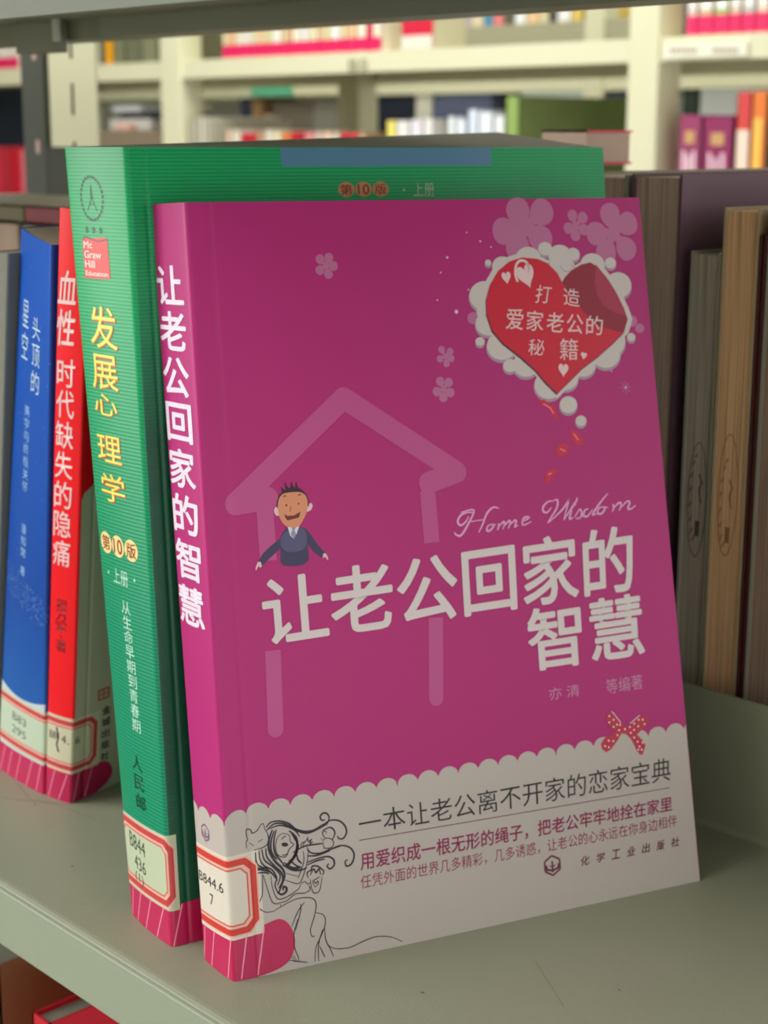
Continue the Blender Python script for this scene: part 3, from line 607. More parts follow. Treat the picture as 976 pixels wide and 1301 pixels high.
blk = mat('label type ink', (38, 36, 40), 0.5)
sh = Shape(); sh.text('B844.6', ((-17.6, 25.8), (-2.6, 26.4), (-17.6, 28.9), (-2.6, 29.6))); sh.text('7', (-11.0, 20.4, -8.8, 23.8)); sh.put(PINK, 'call_number', 0.16, blk, lb)

# ------------------------------------------------------------------ green book
GREEN = Book((-.0439, .0206, 0), (-.0150, .0163, 0), (.0308, .1955, 0), (-.0919, .0366, .2499), (-.0590, .0386, .2502), (-.0132, .2179, .2498), 31, 185, 255, bulge=0.9, r=1.6, crease=0.3, crease_at=6.0, e1=tuple(at(635, 168, .228)))
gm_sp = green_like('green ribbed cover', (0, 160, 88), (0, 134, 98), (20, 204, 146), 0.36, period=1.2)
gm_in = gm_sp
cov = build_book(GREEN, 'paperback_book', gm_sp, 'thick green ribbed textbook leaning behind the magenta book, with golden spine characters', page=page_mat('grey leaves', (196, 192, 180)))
q = GREEN
sh = Shape()
for i in range(12): sh.p += [(53.8 + i * 82.3 / 11, 248.6), (53.8 + i * 82.3 / 11, 254.8)]
sh.f = [(2 * i, 2 * i + 2, 2 * i + 3, 2 * i + 1) for i in range(11)]
sh.put(q, 'blue_panel', 0.05, mat('dull blue print', (88, 138, 172), **PRINT), cov, 'blue rectangle printed at the top of the cover')
gold = mat('gold yellow print', (238, 226, 96), **PRINT); orange = mat('orange brown print', (190, 96, 34), **PRINT); creamp = mat('cream print', (246, 222, 150), **PRINT)
dkg = mat('dark green ink', (6, 66, 44), **PRINT)
def edition(x0, x1, y0, y1, disc_m):
    s = Shape(); wd = (x1 - x0) / 3
    for k in range(3): s.disc(x0 + wd * (k + 0.5), (y0 + y1) / 2, wd * 0.48, (y1 - y0) * 0.5)
    s.put(q, 'edition_discs', 0.07, disc_m, cov)
    s = Shape(); 
    for k, t in enumerate(('第', '10', '版')): s.text(t, (x0 + wd * (k + 0.16), y0 + (y1 - y0) * 0.16, x0 + wd * (k + 0.84), y1 - (y1 - y0) * 0.16), 0.01)
    s.put(q, 'edition_lettering', 0.09, mat('edition ink', (150, 50, 26), **PRINT), cov)
edition(74.2, 94.0, 238.2, 243.4, mat('edition disc print', (206, 146, 96), **PRINT))
edition(-28.6, -5.6, 122.4, 129.6, creamp)
sh = Shape(); sh.disc(99.8, 240.4, .45); sh.text('上册', (103.6, 238.0, 112.0, 242.9)); sh.put(q, 'volume_lettering', 0.08, mat('volume print', (190, 210, 170), **PRINT), cov)
sh = Shape(); sh.text('上册', (-21.6, 113.4, -12.4, 118.6)); sh.disc(-24.8, 116.2, .5); sh.disc(-8.6, 116.6, .5); sh.column('从生命早期到青春期', -17.6, -12.2, 108.6, 65.6, 0.9, dx=1.2)
sh.put(q, 'spine_subtitle', 0.08, mat('mint print', (190, 236, 214), **PRINT), cov)
for dx, dy, m, o, bo in ((0.35, -0.35, orange, 0.07, 0.02), (0, 0, gold, 0.135, 0.004)):
    sh = Shape()
    for ch, x0, x1, yt, yb in (('发',7.5,22,204,190.3),('展',6.5,21,188.3,177),('心',6.5,19.5,175.5,168.5),('理',6,20,162,153.2),('学',6.5,20.5,149.5,140.3)): sh.text(ch, (x0 - 31 + dx, yb + dy, x1 - 31 + dx, yt + dy), bo, shear=0.0)
    sh.put(q, 'spine_title', o, m, cov)
# oval emblem with a tower
sh = Shape(); cx_, cy_ = -17.2, 238.6
for k in range(26):
    a = 2 * pi * k / 26; b2 = a + 2 * pi / 26 * 0.72
    sh.line([(cx_ + 5.6 * cos(a), cy_ + 7.0 * sin(a)), (cx_ + 5.6 * cos(b2), cy_ + 7.0 * sin(b2))], 0.9)
sh.line([(cx_, cy_ + 4.4), (cx_ - 0.5, cy_ - 0.4), (cx_ - 2.4, cy_ - 4.0)], 0.3); sh.line([(cx_, cy_ + 4.4), (cx_ + 0.5, cy_ - 0.4), (cx_ + 2.4, cy_ - 4.0)], 0.3); sh.line([(cx_ - 1.3, cy_ - 1.8), (cx_ + 1.3, cy_ - 1.8)], 0.3)
sh.disc(cx_, cy_ + 0.2, 0.5)
for k in range(3):
    x = cx_ - 4.6 + 3.6 * k; sh.line([(x, 228.6), (x + 1.8, 228.6)], 0.5); sh.line([(x + 0.9, 229.6), (x + 0.9, 227.4)], 0.5); sh.line([(x + 0.2, 227.6), (x + 1.7, 227.9)], 0.4)
sh.line(smooth_path([(cx_ - 6.6, 224.4), (cx_ - 5.4, 226.0), (cx_ - 2, 225.6), (cx_ + 2, 224.9), (cx_ + 6, 225.6)]), 0.4)
sh.put(q, 'oval_emblem', 0.08, dkg, cov, 'dark green oval emblem with a tower')
mc = Shape().poly([(-24.2, 212.6), (-10.4, 213.0), (-10.8, 226.2), (-24.0, 225.6)]).put(q, 'red_publisher_box', 0.08, mat('red publisher print', (226, 64, 60), **PRINT), cov)
sh = Shape(); sh.text('Mc', (-23.4, 222.4, -18.6, 224.8), 0.02); sh.text('Graw', (-23.4, 219.2, -14.2, 221.7), 0.02); sh.text('Hill', (-23.4, 216.2, -17.8, 218.6), 0.02); sh.text('Education', (-23.4, 213.6, -11.4, 215.2), 0.02)
sh.put(q, 'publisher_box_lettering', 0.10, mat('publisher white', (255, 226, 220), **PRINT), cov)
sh = Shape().column('人民邮', -18.4, -11.8, 58.0, 38.8, 0.78, 0.004, dx=0.8); sh.put(q, 'publisher_lettering', 0.08, dkg, cov)
lb = sticker(GREEN, 2.4, 12.6, 35.0, lab_green, 0.02, xl=-33.5, stripes=[(-26.1, 11, -29.0, 0.4), (-19.6, 11.2, -24.2, 0.2), (-12, 11.6, -17.4, 0.2), (-3.6, 12, -9.4, 0.2), (4.2, 13.4, 0.5, 0.2)], band_top=12.6, tab=1.0, rl=mat('label red line dull', (206, 70, 72), 0.4))
Shape().poly([(5.9, 0.1), (26, 0.1), (26, 15.6), (5.9, 13.4)]).put(GREEN, 'striped_sticker', 0.085, sticker_pink, GREEN.root)
sh = Shape(); sh.text('B844', ((-25.4, 25.2), (-13.8, 24.6), (-25.4, 30.4), (-13.8, 29.4))); sh.text('436', ((-22.6, 18.8), (-14.2, 18.4), (-22.6, 23.4), (-14.2, 22.8))); sh.text('(1)', ((-22.8, 13.9), (-16.4, 13.6), (-22.8, 17.8), (-16.4, 17.4))); sh.put(GREEN, 'call_number', 0.16, mat('call number grey ink', (66, 78, 66), 0.5), lb)

# ------------------------------------------------------------------ red book, blue book, two grey books
def slab_book(b0, c0, d, lean, T, W, H, **k):
    b0, c0, d, L = Vector(b0), Vector(c0), Vector(d).normalized() * W * 0.001, Vector(lean)
    return Book(b0, c0, c0 + d, b0 + L, c0 + L, c0 + d + L, T, W, H, **k)
RED = slab_book((-.1504, .0540, 0), (-.1363, .0565, 0), (-.0293, .1573, 0), (.0472, -.0127, .2299), 14.5, 160, 235, bulge=0.5, r=0.9, crease=0.3, crease_at=7)
red_m = mat('scarlet laminated cover', (252, 6, 28), 0.34, 0.45)
cov = build_book(RED, 'paperback_book', red_m, 'slim scarlet paperback with white vertical characters, between the blue and green books')
q = RED
# pale lower part of the front cover under a slanting red field
Shape().poly([(0.9, 0.1), (159, 0.1), (159, 150), (60, 144), (16, 140), (2.2, 131.5), (0.9, 129)]).put(q, 'pale_cover_field', 0.05, mat('pale grey cover print', (196, 190, 172), 0.4, 0.4), cov, 'pale grey field on the front cover below the red')
sw = mat('red spine white print', (255, 214, 216), **PRINT)
sh = Shape()
for ch, t, b_ in (('血', 213.6, 201.6), ('性', 199.6, 186.4)): sh.text(ch, (-14.0, b_, -4.4, t), 0.012, shear=0.1)
for k, ch in enumerate('时代缺失的隐痛'):
    pit = (181.8 - 100.6) / 7; t = 181.8 - k * pit; sh.text(ch, (-13.2, t - pit * 0.9, -3.8, t), 0.006)
sh.put(q, 'spine_title', 0.09, sw, cov)
sh = Shape().column('程万军', -10.6, -4.6, 88.0, 73.6, 0.9); sh.line([(-7.8, 72.9), (-7.2, 71.6)], 0.4); sh.text('著', (-10.2, 66.0, -4.6, 71.0)); sh.put(q, 'spine_author', 0.09, mat('dark red ink', (90, 6, 20), **PRINT), cov)
sh = Shape().column('金城出版社', 15.2, 19.8, 38.6, 12.4, 0.72, 0.02); sh.put(q, 'publisher_lettering', 0.09, mat('brush ink', (34, 30, 28)), cov)
sh = Shape().line([(13, 42.4), (18.4, 42.4), (18.4, 46.6), (13, 46.6)], 0.9, closed=True); sh.line([(13, 44.5), (18.4, 44.5)], 0.7); sh.line([(15.7, 42.4), (15.7, 46.6)], 0.7); sh.put(q, 'red_seal', 0.08, mat('seal red ink', (196, 92, 78)), cov)
lb = sticker(RED, 13.0, 14.6, 36.8, mat('call number paper old', (212, 208, 182), 0.45), -0.02, xl=-24, lobe=[(5, 0.1), (5, 13.4), (15.4, 13.8), (20.0, 11.9), (22.2, 6.8), (19.4, 2.8), (13.2, 0.1)], stripes=[(-9, 13.0, -12.5, 0.5), (-2.2, 12.8, -6.4, 0.3), (4, 13.4, 1.1, 0.3), (10.9, 13.4, 7.3, 0.4)], band_top=13.2, rl=mat('label red line dull', (206, 70, 72), 0.4))
sh = Shape(); sh.text('B84', (-12.6, 27.4, -6.8, 30.8)); sh.text('4', (-5.6, 26.6, -3.2, 30.2)); sh.text('.', (-2.4, 26.4, -1.7, 27.2)); sh.text('6', (1.2, 26.6, 3.6, 29.8)); sh.line([(-8.4, 33.0), (-7.6, 28), (-8.2, 25), (-7.0, 22)], 0.8); sh.put(RED, 'call_number', 0.16, blk, lb)

BLUE = Book((-.1895, .0556, 0), (-.1508, .0535, 0), (-.1870, .2100, 0), (-.1460, .0520, .2212), (-.1100, .0420, .2170), (-.1450, .1980, .2170), 36, 160, 228, bulge=0.9, r=1.6)
def blue_material():
    m, nt, b, uv, sp = uv_nodes('starry blue cover', 0.36, 0.45)
    v = nt.nodes.new('ShaderNodeTexVoronoi'); v.inputs['Scale'].default_value = 0.22; nt.links.new(uv.outputs['UV'], v.inputs['Vector'])
    v2 = nt.nodes.new('ShaderNodeTexVoronoi'); v2.inputs['Scale'].default_value = 0.9; nt.links.new(uv.outputs['UV'], v2.inputs['Vector'])
    s1 = math_node(nt, 'LESS_THAN', v.outputs['Distance'], 0.06)
    s2 = math_node(nt, 'LESS_THAN', v2.outputs['Distance'], 0.22)
    # dense star belt round v = 85
    d = math_node(nt, 'ABSOLUTE', math_node(nt, 'ADD', math_node(nt, 'ADD', sp.outputs[1], math_node(nt, 'MULTIPLY', sp.outputs[0], 0.28)), -80.0))
    belt = math_node(nt, 'MULTIPLY', s2, math_node(nt, 'LESS_THAN', d, 6.0))
    f = math_node(nt, 'MAXIMUM', math_node(nt, 'MULTIPLY', s1, math_node(nt, 'GREATER_THAN', sp.outputs[1], 82.0)), belt)
    g = ramp(nt, [(0.0, (2, 104, 190)), (0.3, (2, 80, 172)), (0.36, (2, 72, 166)), (1.0, (2, 88, 196))])
    nt.links.new(math_node(nt, 'DIVIDE', sp.outputs[1], 228.0), g.inputs[0])
    mx = nt.nodes.new('ShaderNodeMix'); mx.data_type = 'RGBA'; mx.inputs['B'].default_value = lin((150, 196, 236))
    nt.links.new(math_node(nt, 'MULTIPLY', f, 0.8), mx.inputs['Factor']); nt.links.new(g.outputs[0], mx.inputs['A']); nt.links.new(mx.outputs['Result'], b.inputs['Base Color'])
    return m
cov = build_book(BLUE, 'paperback_book', blue_material(), 'blue starry paperback, left of the slim scarlet book')
q = BLUE
wb = mat('blue spine white print', (196, 222, 244), **PRINT)
def bx(px): return px
sh = Shape(); sh.column('头顶的', -16.0, -8.6, 199.0, 168.0, 0.84, 0.0); sh.column('星空', -27.4, -20.4, 203.0, 178.6, 0.84); sh.put(q, 'spine_title', 0.09, wb, cov)
sh = Shape(); sh.column('美学与终极关怀', -21.8, -16.6, 163.5, 127.5, 0.84); sh.column('潘知常', -21.6, -17.0, 115.0, 100.0, 0.84); sh.text('著', (-21.4, 93.0, -17.2, 97.0)); sh.put(q, 'spine_subtitle', 0.09, mat('light blue print', (150, 194, 232), **PRINT), cov)
sh = Shape(); pa = [(-36 + 36 * t, 37.6 + 3.2 * (2 * t - 1) ** 2) for t in [k / 12 for k in range(13)]]; sh.p = []; sh.f = []
for x, y in pa: sh.p += [(x, 12), (x, y + 1.2)]
sh.f = [(2 * i, 2 * i + 2, 2 * i + 3, 2 * i + 1) for i in range(12)]; sh.put(q, 'white_arc', 0.06, mat('white arc print', (206, 218, 226), **PRINT), cov)
lb = sticker(BLUE, 16.0, 15.4, 37.0, mat('call number paper pale green', (196, 212, 190), 0.42), 0.0, xl=-46, stripes=[(-29.5, 12.6, -33, 0.3), (-23.5, 12.8, -26.8, 0.2), (-16.5, 12.9, -20, 0.2), (-8, 13.6, -12, 0.3), (-2.2, 13.8, -5, 0.3)], band_top=13.6, rl=mat('label red line dull', (206, 70, 72), 0.4))
sh = Shape(); sh.text('B83', ((-24, 27.4), (-13, 27.0), (-24, 31.0), (-13, 30.4))); sh.text('295', ((-24, 21.6), (-13, 21.2), (-24, 25.2), (-13, 24.6))); sh.put(BLUE, 'call_number', 0.16, mat('grey green type', (96, 108, 98)), lb)

L = Vector((.0462, -.0090, .212))
gr1 = slab_book((-.2075, .0560, 0), (-.1925, .0556, 0), (-.18, .98, 0), L, 14.5, 150, 217, bulge=0.5, r=0.9)
build_book(gr1, 'paperback_book', mat('grey paper cover', (126, 128, 118), 0.6, 0.3), 'pale grey paperback leaning against the left side of the blue book')
gr2 = slab_book((-.2250, .0560, 0), (-.2085, .0560, 0), (-.18, .98, 0), L * 0.985, 16, 150, 213, bulge=0.8, r=1.0)
build_book(gr2, 'paperback_book', mat('grey cloth cover', (112, 116, 106), 0.7, 0.2), 'outermost grey book cut by the left edge of the photo')

# ------------------------------------------------------------------ the row on the opposite side of the same shelf, fore-edges towards us
def back_book(x0, x1, y0, depth, H, cm, pm, label, group=None, yaw=0.0, lean=0.0, th=0.0016, z=0.0, spine_shows=False):
    """upright book with its fore-edge towards -y: cover (two boards and spine) and page block"""
    root = empty('standing_book', ((x0 + x1) / 2, y0, z), label, 'book', group)
    def fin(o): return o
    cx = (x0 + x1) / 2
    bm = bmesh.new()
    box_bm(bm, x0, x0 + th * 0.6, y0, y0 + depth, z, z + H); box_bm(bm, x1 - th * 0.6, x1, y0, y0 + depth, z, z + H); box_bm(bm, x0, x1, y0 + depth - th * .6, y0 + depth, z, z + H)
    c = link('cover', bm_mesh(bm), cm, root)
    V = []; U = []; F = []
    xa, xb, ya, yb, za, zb = x0 + th * .62, x1 - th * .62, y0 + 0.0012, y0 + depth - th, z + 0.001, z + H - 0.0012
    def quad(p, u):
        b = len(V); V.extend(p); U.extend(u); F.append((b, b + 1, b + 2, b + 3))
    w_ = (xb - xa) * 1000
    quad([(xa, ya, za), (xb, ya, za), (xb, ya, zb), (xa, ya, zb)], [(0, 0), (w_, 0), (w_, 200), (0, 200)])
    quad([(xa, ya, zb), (xb, ya, zb), (xb, yb, zb), (xa, yb, zb)], [(0, 0), (w_, 0), (w_, 150), (0, 150)])
    quad([(xb, ya, za), (xa, ya, za), (xa, yb, za), (xb, yb, za)], [(0, 0), (w_, 0), (w_, 150), (0, 150)])
    quad([(xa, yb, za), (xa, yb, zb), (xb, yb, zb), (xb, yb, za)], [(0, 0), (0, 0), (w_, 0), (w_, 0)])
    quad([(xa, ya, za), (xa, ya, zb), (xa, yb, zb), (xa, yb, za)], [(0, 0)] * 4)
    quad([(xb, ya, za), (xb, yb, za), (xb, yb, zb), (xb, ya, zb)], [(0, 0)] * 4)
    p = link('page_block', mesh_from(V, F, False, U), pm, root)
    if yaw or lean: root.rotation_euler = (0, lean, yaw)
    return root, p
grey_card = mat('grey card cover', (150, 146, 132), 0.6, 0.2)
dark_cov = mat('dark plum cover', (108, 78, 92), 0.45, 0.35)
pg_brown = page_mat('brown page edges', (204, 178, 162)); pg_tan = page_mat('tan page edges', (232, 186, 144)); pg_grey = page_mat('grey page edges', (178, 168, 154))
back_book(-.0600, -.0165, .237, .17, .2395, grey_card, pg_brown, 'brown edged book, its pages showing, just right of the green book top')
back_book(-.0140, .0092, .237, .17, .2400, dark_cov, pg_brown, 'tall book with dark plum cover and brown page edges beside the magenta book', th=0.002)
gb, gp = back_book(.0158, .0292, .2352, .145, .2128, grey_card, pg_grey, 'short grey book with an oval library stamp on its page edges')
tb, tp = back_book(.0298, .0448, .2350, .150, .2290, mat('buff cover', (178, 156, 124), 0.6), pg_tan, 'tan book with an oval library stamp on its page edges')
bb, bp_ = back_book(.0452, .0484, .2352, .150, .2200, mat('brown patterned cover', (84, 40, 40), 0.5, vary=0.5, vscale=400), mat('brown core', (84, 40, 40)), 'thin brown mottled book beside the tan book')
rb, rp = back_book(.0488, .0680, .2350, .150, .2290, grey_card, page_mat('rosy page edges', (160, 134, 120)), 'rosy edged book cut by the right edge of the photo')
def stamp(par, cx, zc, w_, h_, m, words, y):
    sh = Shape(); n = 40
    sh.line([(cx + w_ / 2 * cos(2 * pi * k / n), zc + h_ / 2 * sin(2 * pi * k / n)) for k in range(n)], 0.35, closed=True)
    for k, ch in enumerate(words[0]):
        a = radians(125 + k * 16); x, z = cx + w_ * 0.36 * cos(a), zc + h_ * 0.42 * sin(a)
        sh.text(ch, (x - 0.9, z - 2.0, x + 0.9, z + 2.0))
    for k, ch in enumerate(words[1]):
        z = zc + 9 - k * 9; sh.text(ch, (cx + 0.3, z - 3.4, cx + 2.6, z + 3.4), 0.02)
    V = [(x * 0.001, y, z * 0.001) for x, z, *_ in sh.p]
    return link('library_stamp', mesh_from(V, sh.f), m, par, 'oval stamp on the page edges')
stamp(gb, 22.6, 120, 8.4, 44, mat('stamp plum ink', (104, 74, 74)), ('', ''), 0.23632)
stamp(tb, 36.4, 124, 8.6, 46, mat('stamp rust ink', (166, 112, 76)), ('', ''), 0.23612)
stamp(rb, 56.5, 120, 10, 46, mat('stamp rose ink', (140, 112, 100)), ('', ''), 0.23612)
for par, x0, m in ((gp.parent, 22.6, mat('stamp plum ink', (104, 74, 74))), (tp.parent, 36.4, mat('stamp rust ink', (166, 112, 76)))):
    sh = Shape()
    for k in range(8):    # illegible worn marks round the stamp's rim
        a = radians(110 + k * 20); x, z = x0 + 3.0 * cos(a), 121 + 17 * sin(a); sh.line([(x - .5, z - 1.2), (x + .5, z + 1.0)], 0.5)
    sh.line([(x0 + .6, 130), (x0 + 2.0, 127), (x0 + .8, 124), (x0 + 1.8, 119)], 0.7); sh.poly([(x0 - .4, 106), (x0 + 1.6, 106), (x0 + 1.8, 112), (x0 - .2, 112)])
    link('stamp_marks', mesh_from([(x * .001, 0.23625 if par is gb else 0.23605, z * .001) for x, z, *_ in sh.p], sh.f), m, par)
# left end of the opposite row
p0, p1 = at(60, 200, .40), at(81, 200, .40)
back_book(p0.x, p1.x, .402, .03, at(70, 187, .402).z, mat('dark brown board', (92, 88, 76), 0.6), mat('dark brown core', (92, 88, 76)), 'dark brown board standing at the foot of the cream slotted plate')
xs = [-.640, -.603, -.570, -.528, -.493, -.455, -.418, -.384, -.352, -.320, -.284, -.248, -.210, -.172, -.140, -.100, -.0635]
hs_ = [.2040] * 7 + [.2060, .2100, .2120, .2170, .2180, .2230, .2280, .2200, .2330]
cs_ = [(128, 120, 100), (120, 110, 92), (134, 126, 108), (110, 96, 84), (128, 120, 100), (120, 110, 92), (126, 116, 98), (134, 126, 108), (126, 116, 98), (120, 112, 96), (150, 40, 52), (110, 104, 92), (96, 88, 80), (140, 124, 104), (110, 104, 92), (130, 116, 96)]
ds = ['leftmost', 'second', 'third', 'fourth', 'fifth', 'sixth', 'seventh', 'eighth', 'ninth', 'tenth', 'red covered eleventh', 'twelfth', 'thirteenth', 'fourteenth', 'fifteenth', 'last']
for i in range(16):
    back_book(xs[i] + .0008, xs[i + 1] - .0008, .237, .105 if i < 8 else .165, hs_[i], mat('opposite cover %d' % i, cs_[i], 0.6), pg_grey if i % 2 else pg_brown, ds[i] + ' book of the opposite row, its grey brown page edges towards us', 'books in the opposite row behind the green book')
# two books lying flat on that row, spines towards us
def flat(x0, x1, y0, y1, z0, z1, sp, top, label, page=None):
    r = empty('flat_book', ((x0 + x1) / 2, y0, z0), label, 'book')
    bm = bmesh.new(); box_bm(bm, x0, x1, y0, y1, z0, z0 + .001); box_bm(bm, x0, x1, y0, y1, z1 - .001, z1)
    link('cover', bm_mesh(bm), top, r); box('spine', sp, x0, x1, y0, y0 + .001, z0, z1, r); box('page_block', page or pg_grey, x0 + .001, x1 - .001, y0 + .0012, y1 - .001, z0 + .0011, z1 - .0011, r)
    return r
gtop = mat('grey brown cover', (140, 132, 112), 0.6)
flat(-.620, -.448, .236, .338, .2042, .2140, mat('olive spine', (106, 98, 58), 0.5), gtop, 'flat book with an olive spine at the left edge, on the opposite row')
flat(-.446, -.386, .236, .338, .2042, .2143, mat('dark red spine', (132, 28, 38), 0.5), gtop, 'flat book with a dark red spine, just left of the scarlet book top')
xa, xb = at(692, 190, .352).x, at(748, 190, .352).x
r = flat(xa, xb, .350, .385, .2402, .2562, pg_brown, mat('hot pink cover', (226, 34, 74), 0.4), 'pink covered book lying on the opposite row above the green book corner', pg_brown)
# ------------------------------------------------------------------ lower shelf, seen past the front lip
def low_book(x0, x1, y0, depth, H, cm, pm, label):
    root = empty('standing_book', ((x0 + x1) / 2, y0, -.33), label, 'book')
    bm = bmesh.new(); box_bm(bm, x0, x0 + .001, y0, y0 + depth, -.33, -.33 + H); box_bm(bm, x1 - .001, x1, y0, y0 + depth, -.33, -.33 + H); box_bm(bm, x0, x1, y0, y0 + .001, -.33, -.33 + H)
    link('cover', bm_mesh(bm), cm, root); box('page_block', pm, x0 + .001, x1 - .001, y0 + .001, y0 + depth - .002, -.329, -.332 + H, root)
low_pg = mat('lower page tops', (164, 162, 150), 0.8)
low_book(-.1345, -.1222, .034, .15, .250, mat('red board cover', (214, 22, 48), 0.4), low_pg, 'thin red book on the lower shelf below the front lip')
low_book(-.225, -.176, .043, .15, .250, mat('brown board cover', (142, 104, 70), 0.5), low_pg, 'brown book on the lower shelf left of the thin red one')
low_book(-.1205, -.096, .040, .15, .215, mat('grey board cover', (120, 120, 112), 0.5), low_pg, 'short grey book on the lower shelf right of the red one')

# ------------------------------------------------------------------ bookcases across the aisle
A, B = 1.5, 2.6
def shelf_case(name, label, Y, zs, posts, x0, x1, depth=0.46):
    root = empty(name, ((x0 + x1) / 2, Y + depth / 2, RZ0), label, 'bookcase')
    for z in zs:
        box('shelf_board', cream_steel, x0, x1, Y + 0.002, Y + depth - 0.002, z - 0.002, z, root)
        box('shelf_lip', cream_steel, x0, x1, Y, Y + 0.002, z - 0.030, z, root); box('shelf_lip', cream_steel, x0, x1, Y + depth - 0.002, Y + depth, z - 0.030, z, root)
    for (p0, p1) in posts:
        box('upright', cream_steel, p0, p1, Y - 0.004, Y + 0.045, RZ0, RZ1 - 0.15, root, 0.002)
        box('upright', cream_steel, p0, p1, Y + depth - 0.045, Y + depth + 0.004, RZ0, RZ1 - 0.15, root, 0.002)
        box('end_brace', cream_steel, p0 + 0.02, p1 - 0.02, Y + 0.04, Y + depth - 0.04, RZ1 - 0.5, RZ1 - 0.4, root)
    return root
zA = 0.375
pA = lambda px: at(px, 100, A).x
posts = [(pA(206), pA(231)), (pA(800), pA(838))]
w_bay = posts[1][0] - posts[0][0]
posts = [(posts[0][0] - 2 * w_bay, posts[0][1] - 2 * w_bay), (posts[0][0] - w_bay, posts[0][1] - w_bay)] + posts + [(posts[1][0] + w_bay, posts[1][1] + w_bay)]
ca = shelf_case('library_bookcase', 'cream steel library bookcase across the aisle, nearest of the blurred ones', A, [zA + 0.37, zA, 0.010, -0.35, -0.70], posts, posts[0][0], posts[-1][1])
# section sign on the lip: B5
def lip_text(body, px, py, Y, wpx, hpx, m, parent):
    p0 = at(px, py, Y); p1 = at(px + wpx, py + hpx, Y); sh = Shape().text(body, (p0.x, p1.z, p1.x, p0.z))
    return link('shelf_mark', mesh_from([(x, Y - 0.0012, z) for x, z, *_ in sh.p], sh.f), m, parent)
lip_text('B5', 444, 76, A, 24, 13, mat('grey mark ink', (126, 122, 96)), ca)
cb = shelf_case('library_bookcase', 'second cream steel bookcase, seen through the open shelves of the nearer one', B, [0.375, 0.010, -0.35], [(at(90, 120, B).x, at(112, 120, B).x), (at(452, 120, B).x, at(476, 120, B).x), (at(742, 120, B).x, at(766, 120, B).x), (at(1100, 120, B).x, at(1130, 120, B).x)], -5.0, 0.2)
box('front_panel', mat('beige back panel', (176, 172, 142), 0.7), at(566, 60, B).x, at(800, 60, B).x, B + 0.001, B + 0.004, 0.376, at(650, 31, B).z, cb)
wall_c = room_white

cnt = {}
def far_book(x0, x1, Y, z, ztop, depth, rgb, label, group, band=None, patch=None, name='shelved_book'):
    key = tuple(rgb); cm = mat('far cover %d %d %d' % key, rgb, 0.5, 0.3)
    y0 = Y + 0.006
    root = empty(name, ((x0 + x1) / 2, y0, z), label, 'book', group)
    bm = bmesh.new(); box_bm(bm, x0, x0 + .0012, y0, y0 + depth, z, ztop); box_bm(bm, x1 - .0012, x1, y0, y0 + depth, z, ztop); box_bm(bm, x0, x1, y0, y0 + .0015, z, ztop)
    link('cover', bm_mesh(bm), cm, root)
    box('page_block', mat('far pages', (196, 190, 170), 0.8), x0 + .0013, x1 - .0013, y0 + .0016, y0 + depth - .002, z + .001, ztop - .002, root)
    if band: box('sticker', mat('far pink sticker', (236, 36, 100), 0.5), x0 + .0004, x1 - .0004, y0 - .0006, y0 - .0001, z + .001, z + band, root)
    if patch: box('spine_label', mat('far patch %d %d %d' % tuple(patch[2]), patch[2], 0.5), x0 + (x1 - x0) * .12, x1 - (x1 - x0) * .12, y0 - .0007, y0 - .0001, z + patch[0] * (ztop - z), z + patch[1] * (ztop - z), root)
    return root
def row(px0, px1, n, Y, z, top, cols, labelf, group, band=None, jitter=0.004, depth=0.17, patch=None, seed=1):
    rnd = random.Random(seed); xa, xb = at(px0, 100, Y).x, at(px1, 100, Y).x
    ws = [rnd.uniform(.75, 1.25) for _ in range(n)]; t = sum(ws); x = xa
    for i in range(n):
        wd = (xb - xa) * ws[i] / t; c = cols[i % len(cols)]
        far_book(x + .0006, x + wd - .0006, Y, z, top + rnd.uniform(-jitter, jitter), depth, c, labelf(i, n), group, band, patch)
        x += wd
ORD = ['leftmost', 'second', 'third', 'fourth', 'fifth', 'sixth', 'seventh', 'eighth', 'ninth', 'tenth', 'eleventh', 'twelfth', 'thirteenth', 'fourteenth', 'fifteenth', 'sixteenth', 'seventeenth', 'eighteenth', 'nineteenth']
pos_word = lambda i, n: ORD[i] + (' from the left' if i else '')
pos_old = lambda i, n: ('at the left end' if i == 0 else 'at the right end' if i == n - 1 else 'in the middle' if abs(i - n / 2) < 1 else ('toward the left' if i < n / 2 else 'toward the right'))
lightc = [(240, 226, 180), (244, 196, 150), (246, 240, 214), (250, 244, 236), (236, 232, 190), (250, 214, 170), (232, 226, 170), (252, 250, 240)]
row(280, 462, 19, A, zA + .0005, zA + .235, lightc, lambda i, n: 'cream book with pink foot sticker, %s in the top row' % pos_word(i, n), 'pale books with pink stickers in the top row', band=0.021, patch=(0.45, 0.62, (252, 246, 230)))
row(462, 481, 2, A, zA + .0005, zA + .225, [(236, 70, 100), (250, 236, 210)], lambda i, n: ('narrow red book' if i == 0 else 'narrow white book') + ' closing the pale pink-footed row', 'pale books with pink stickers in the top row', band=0.021)
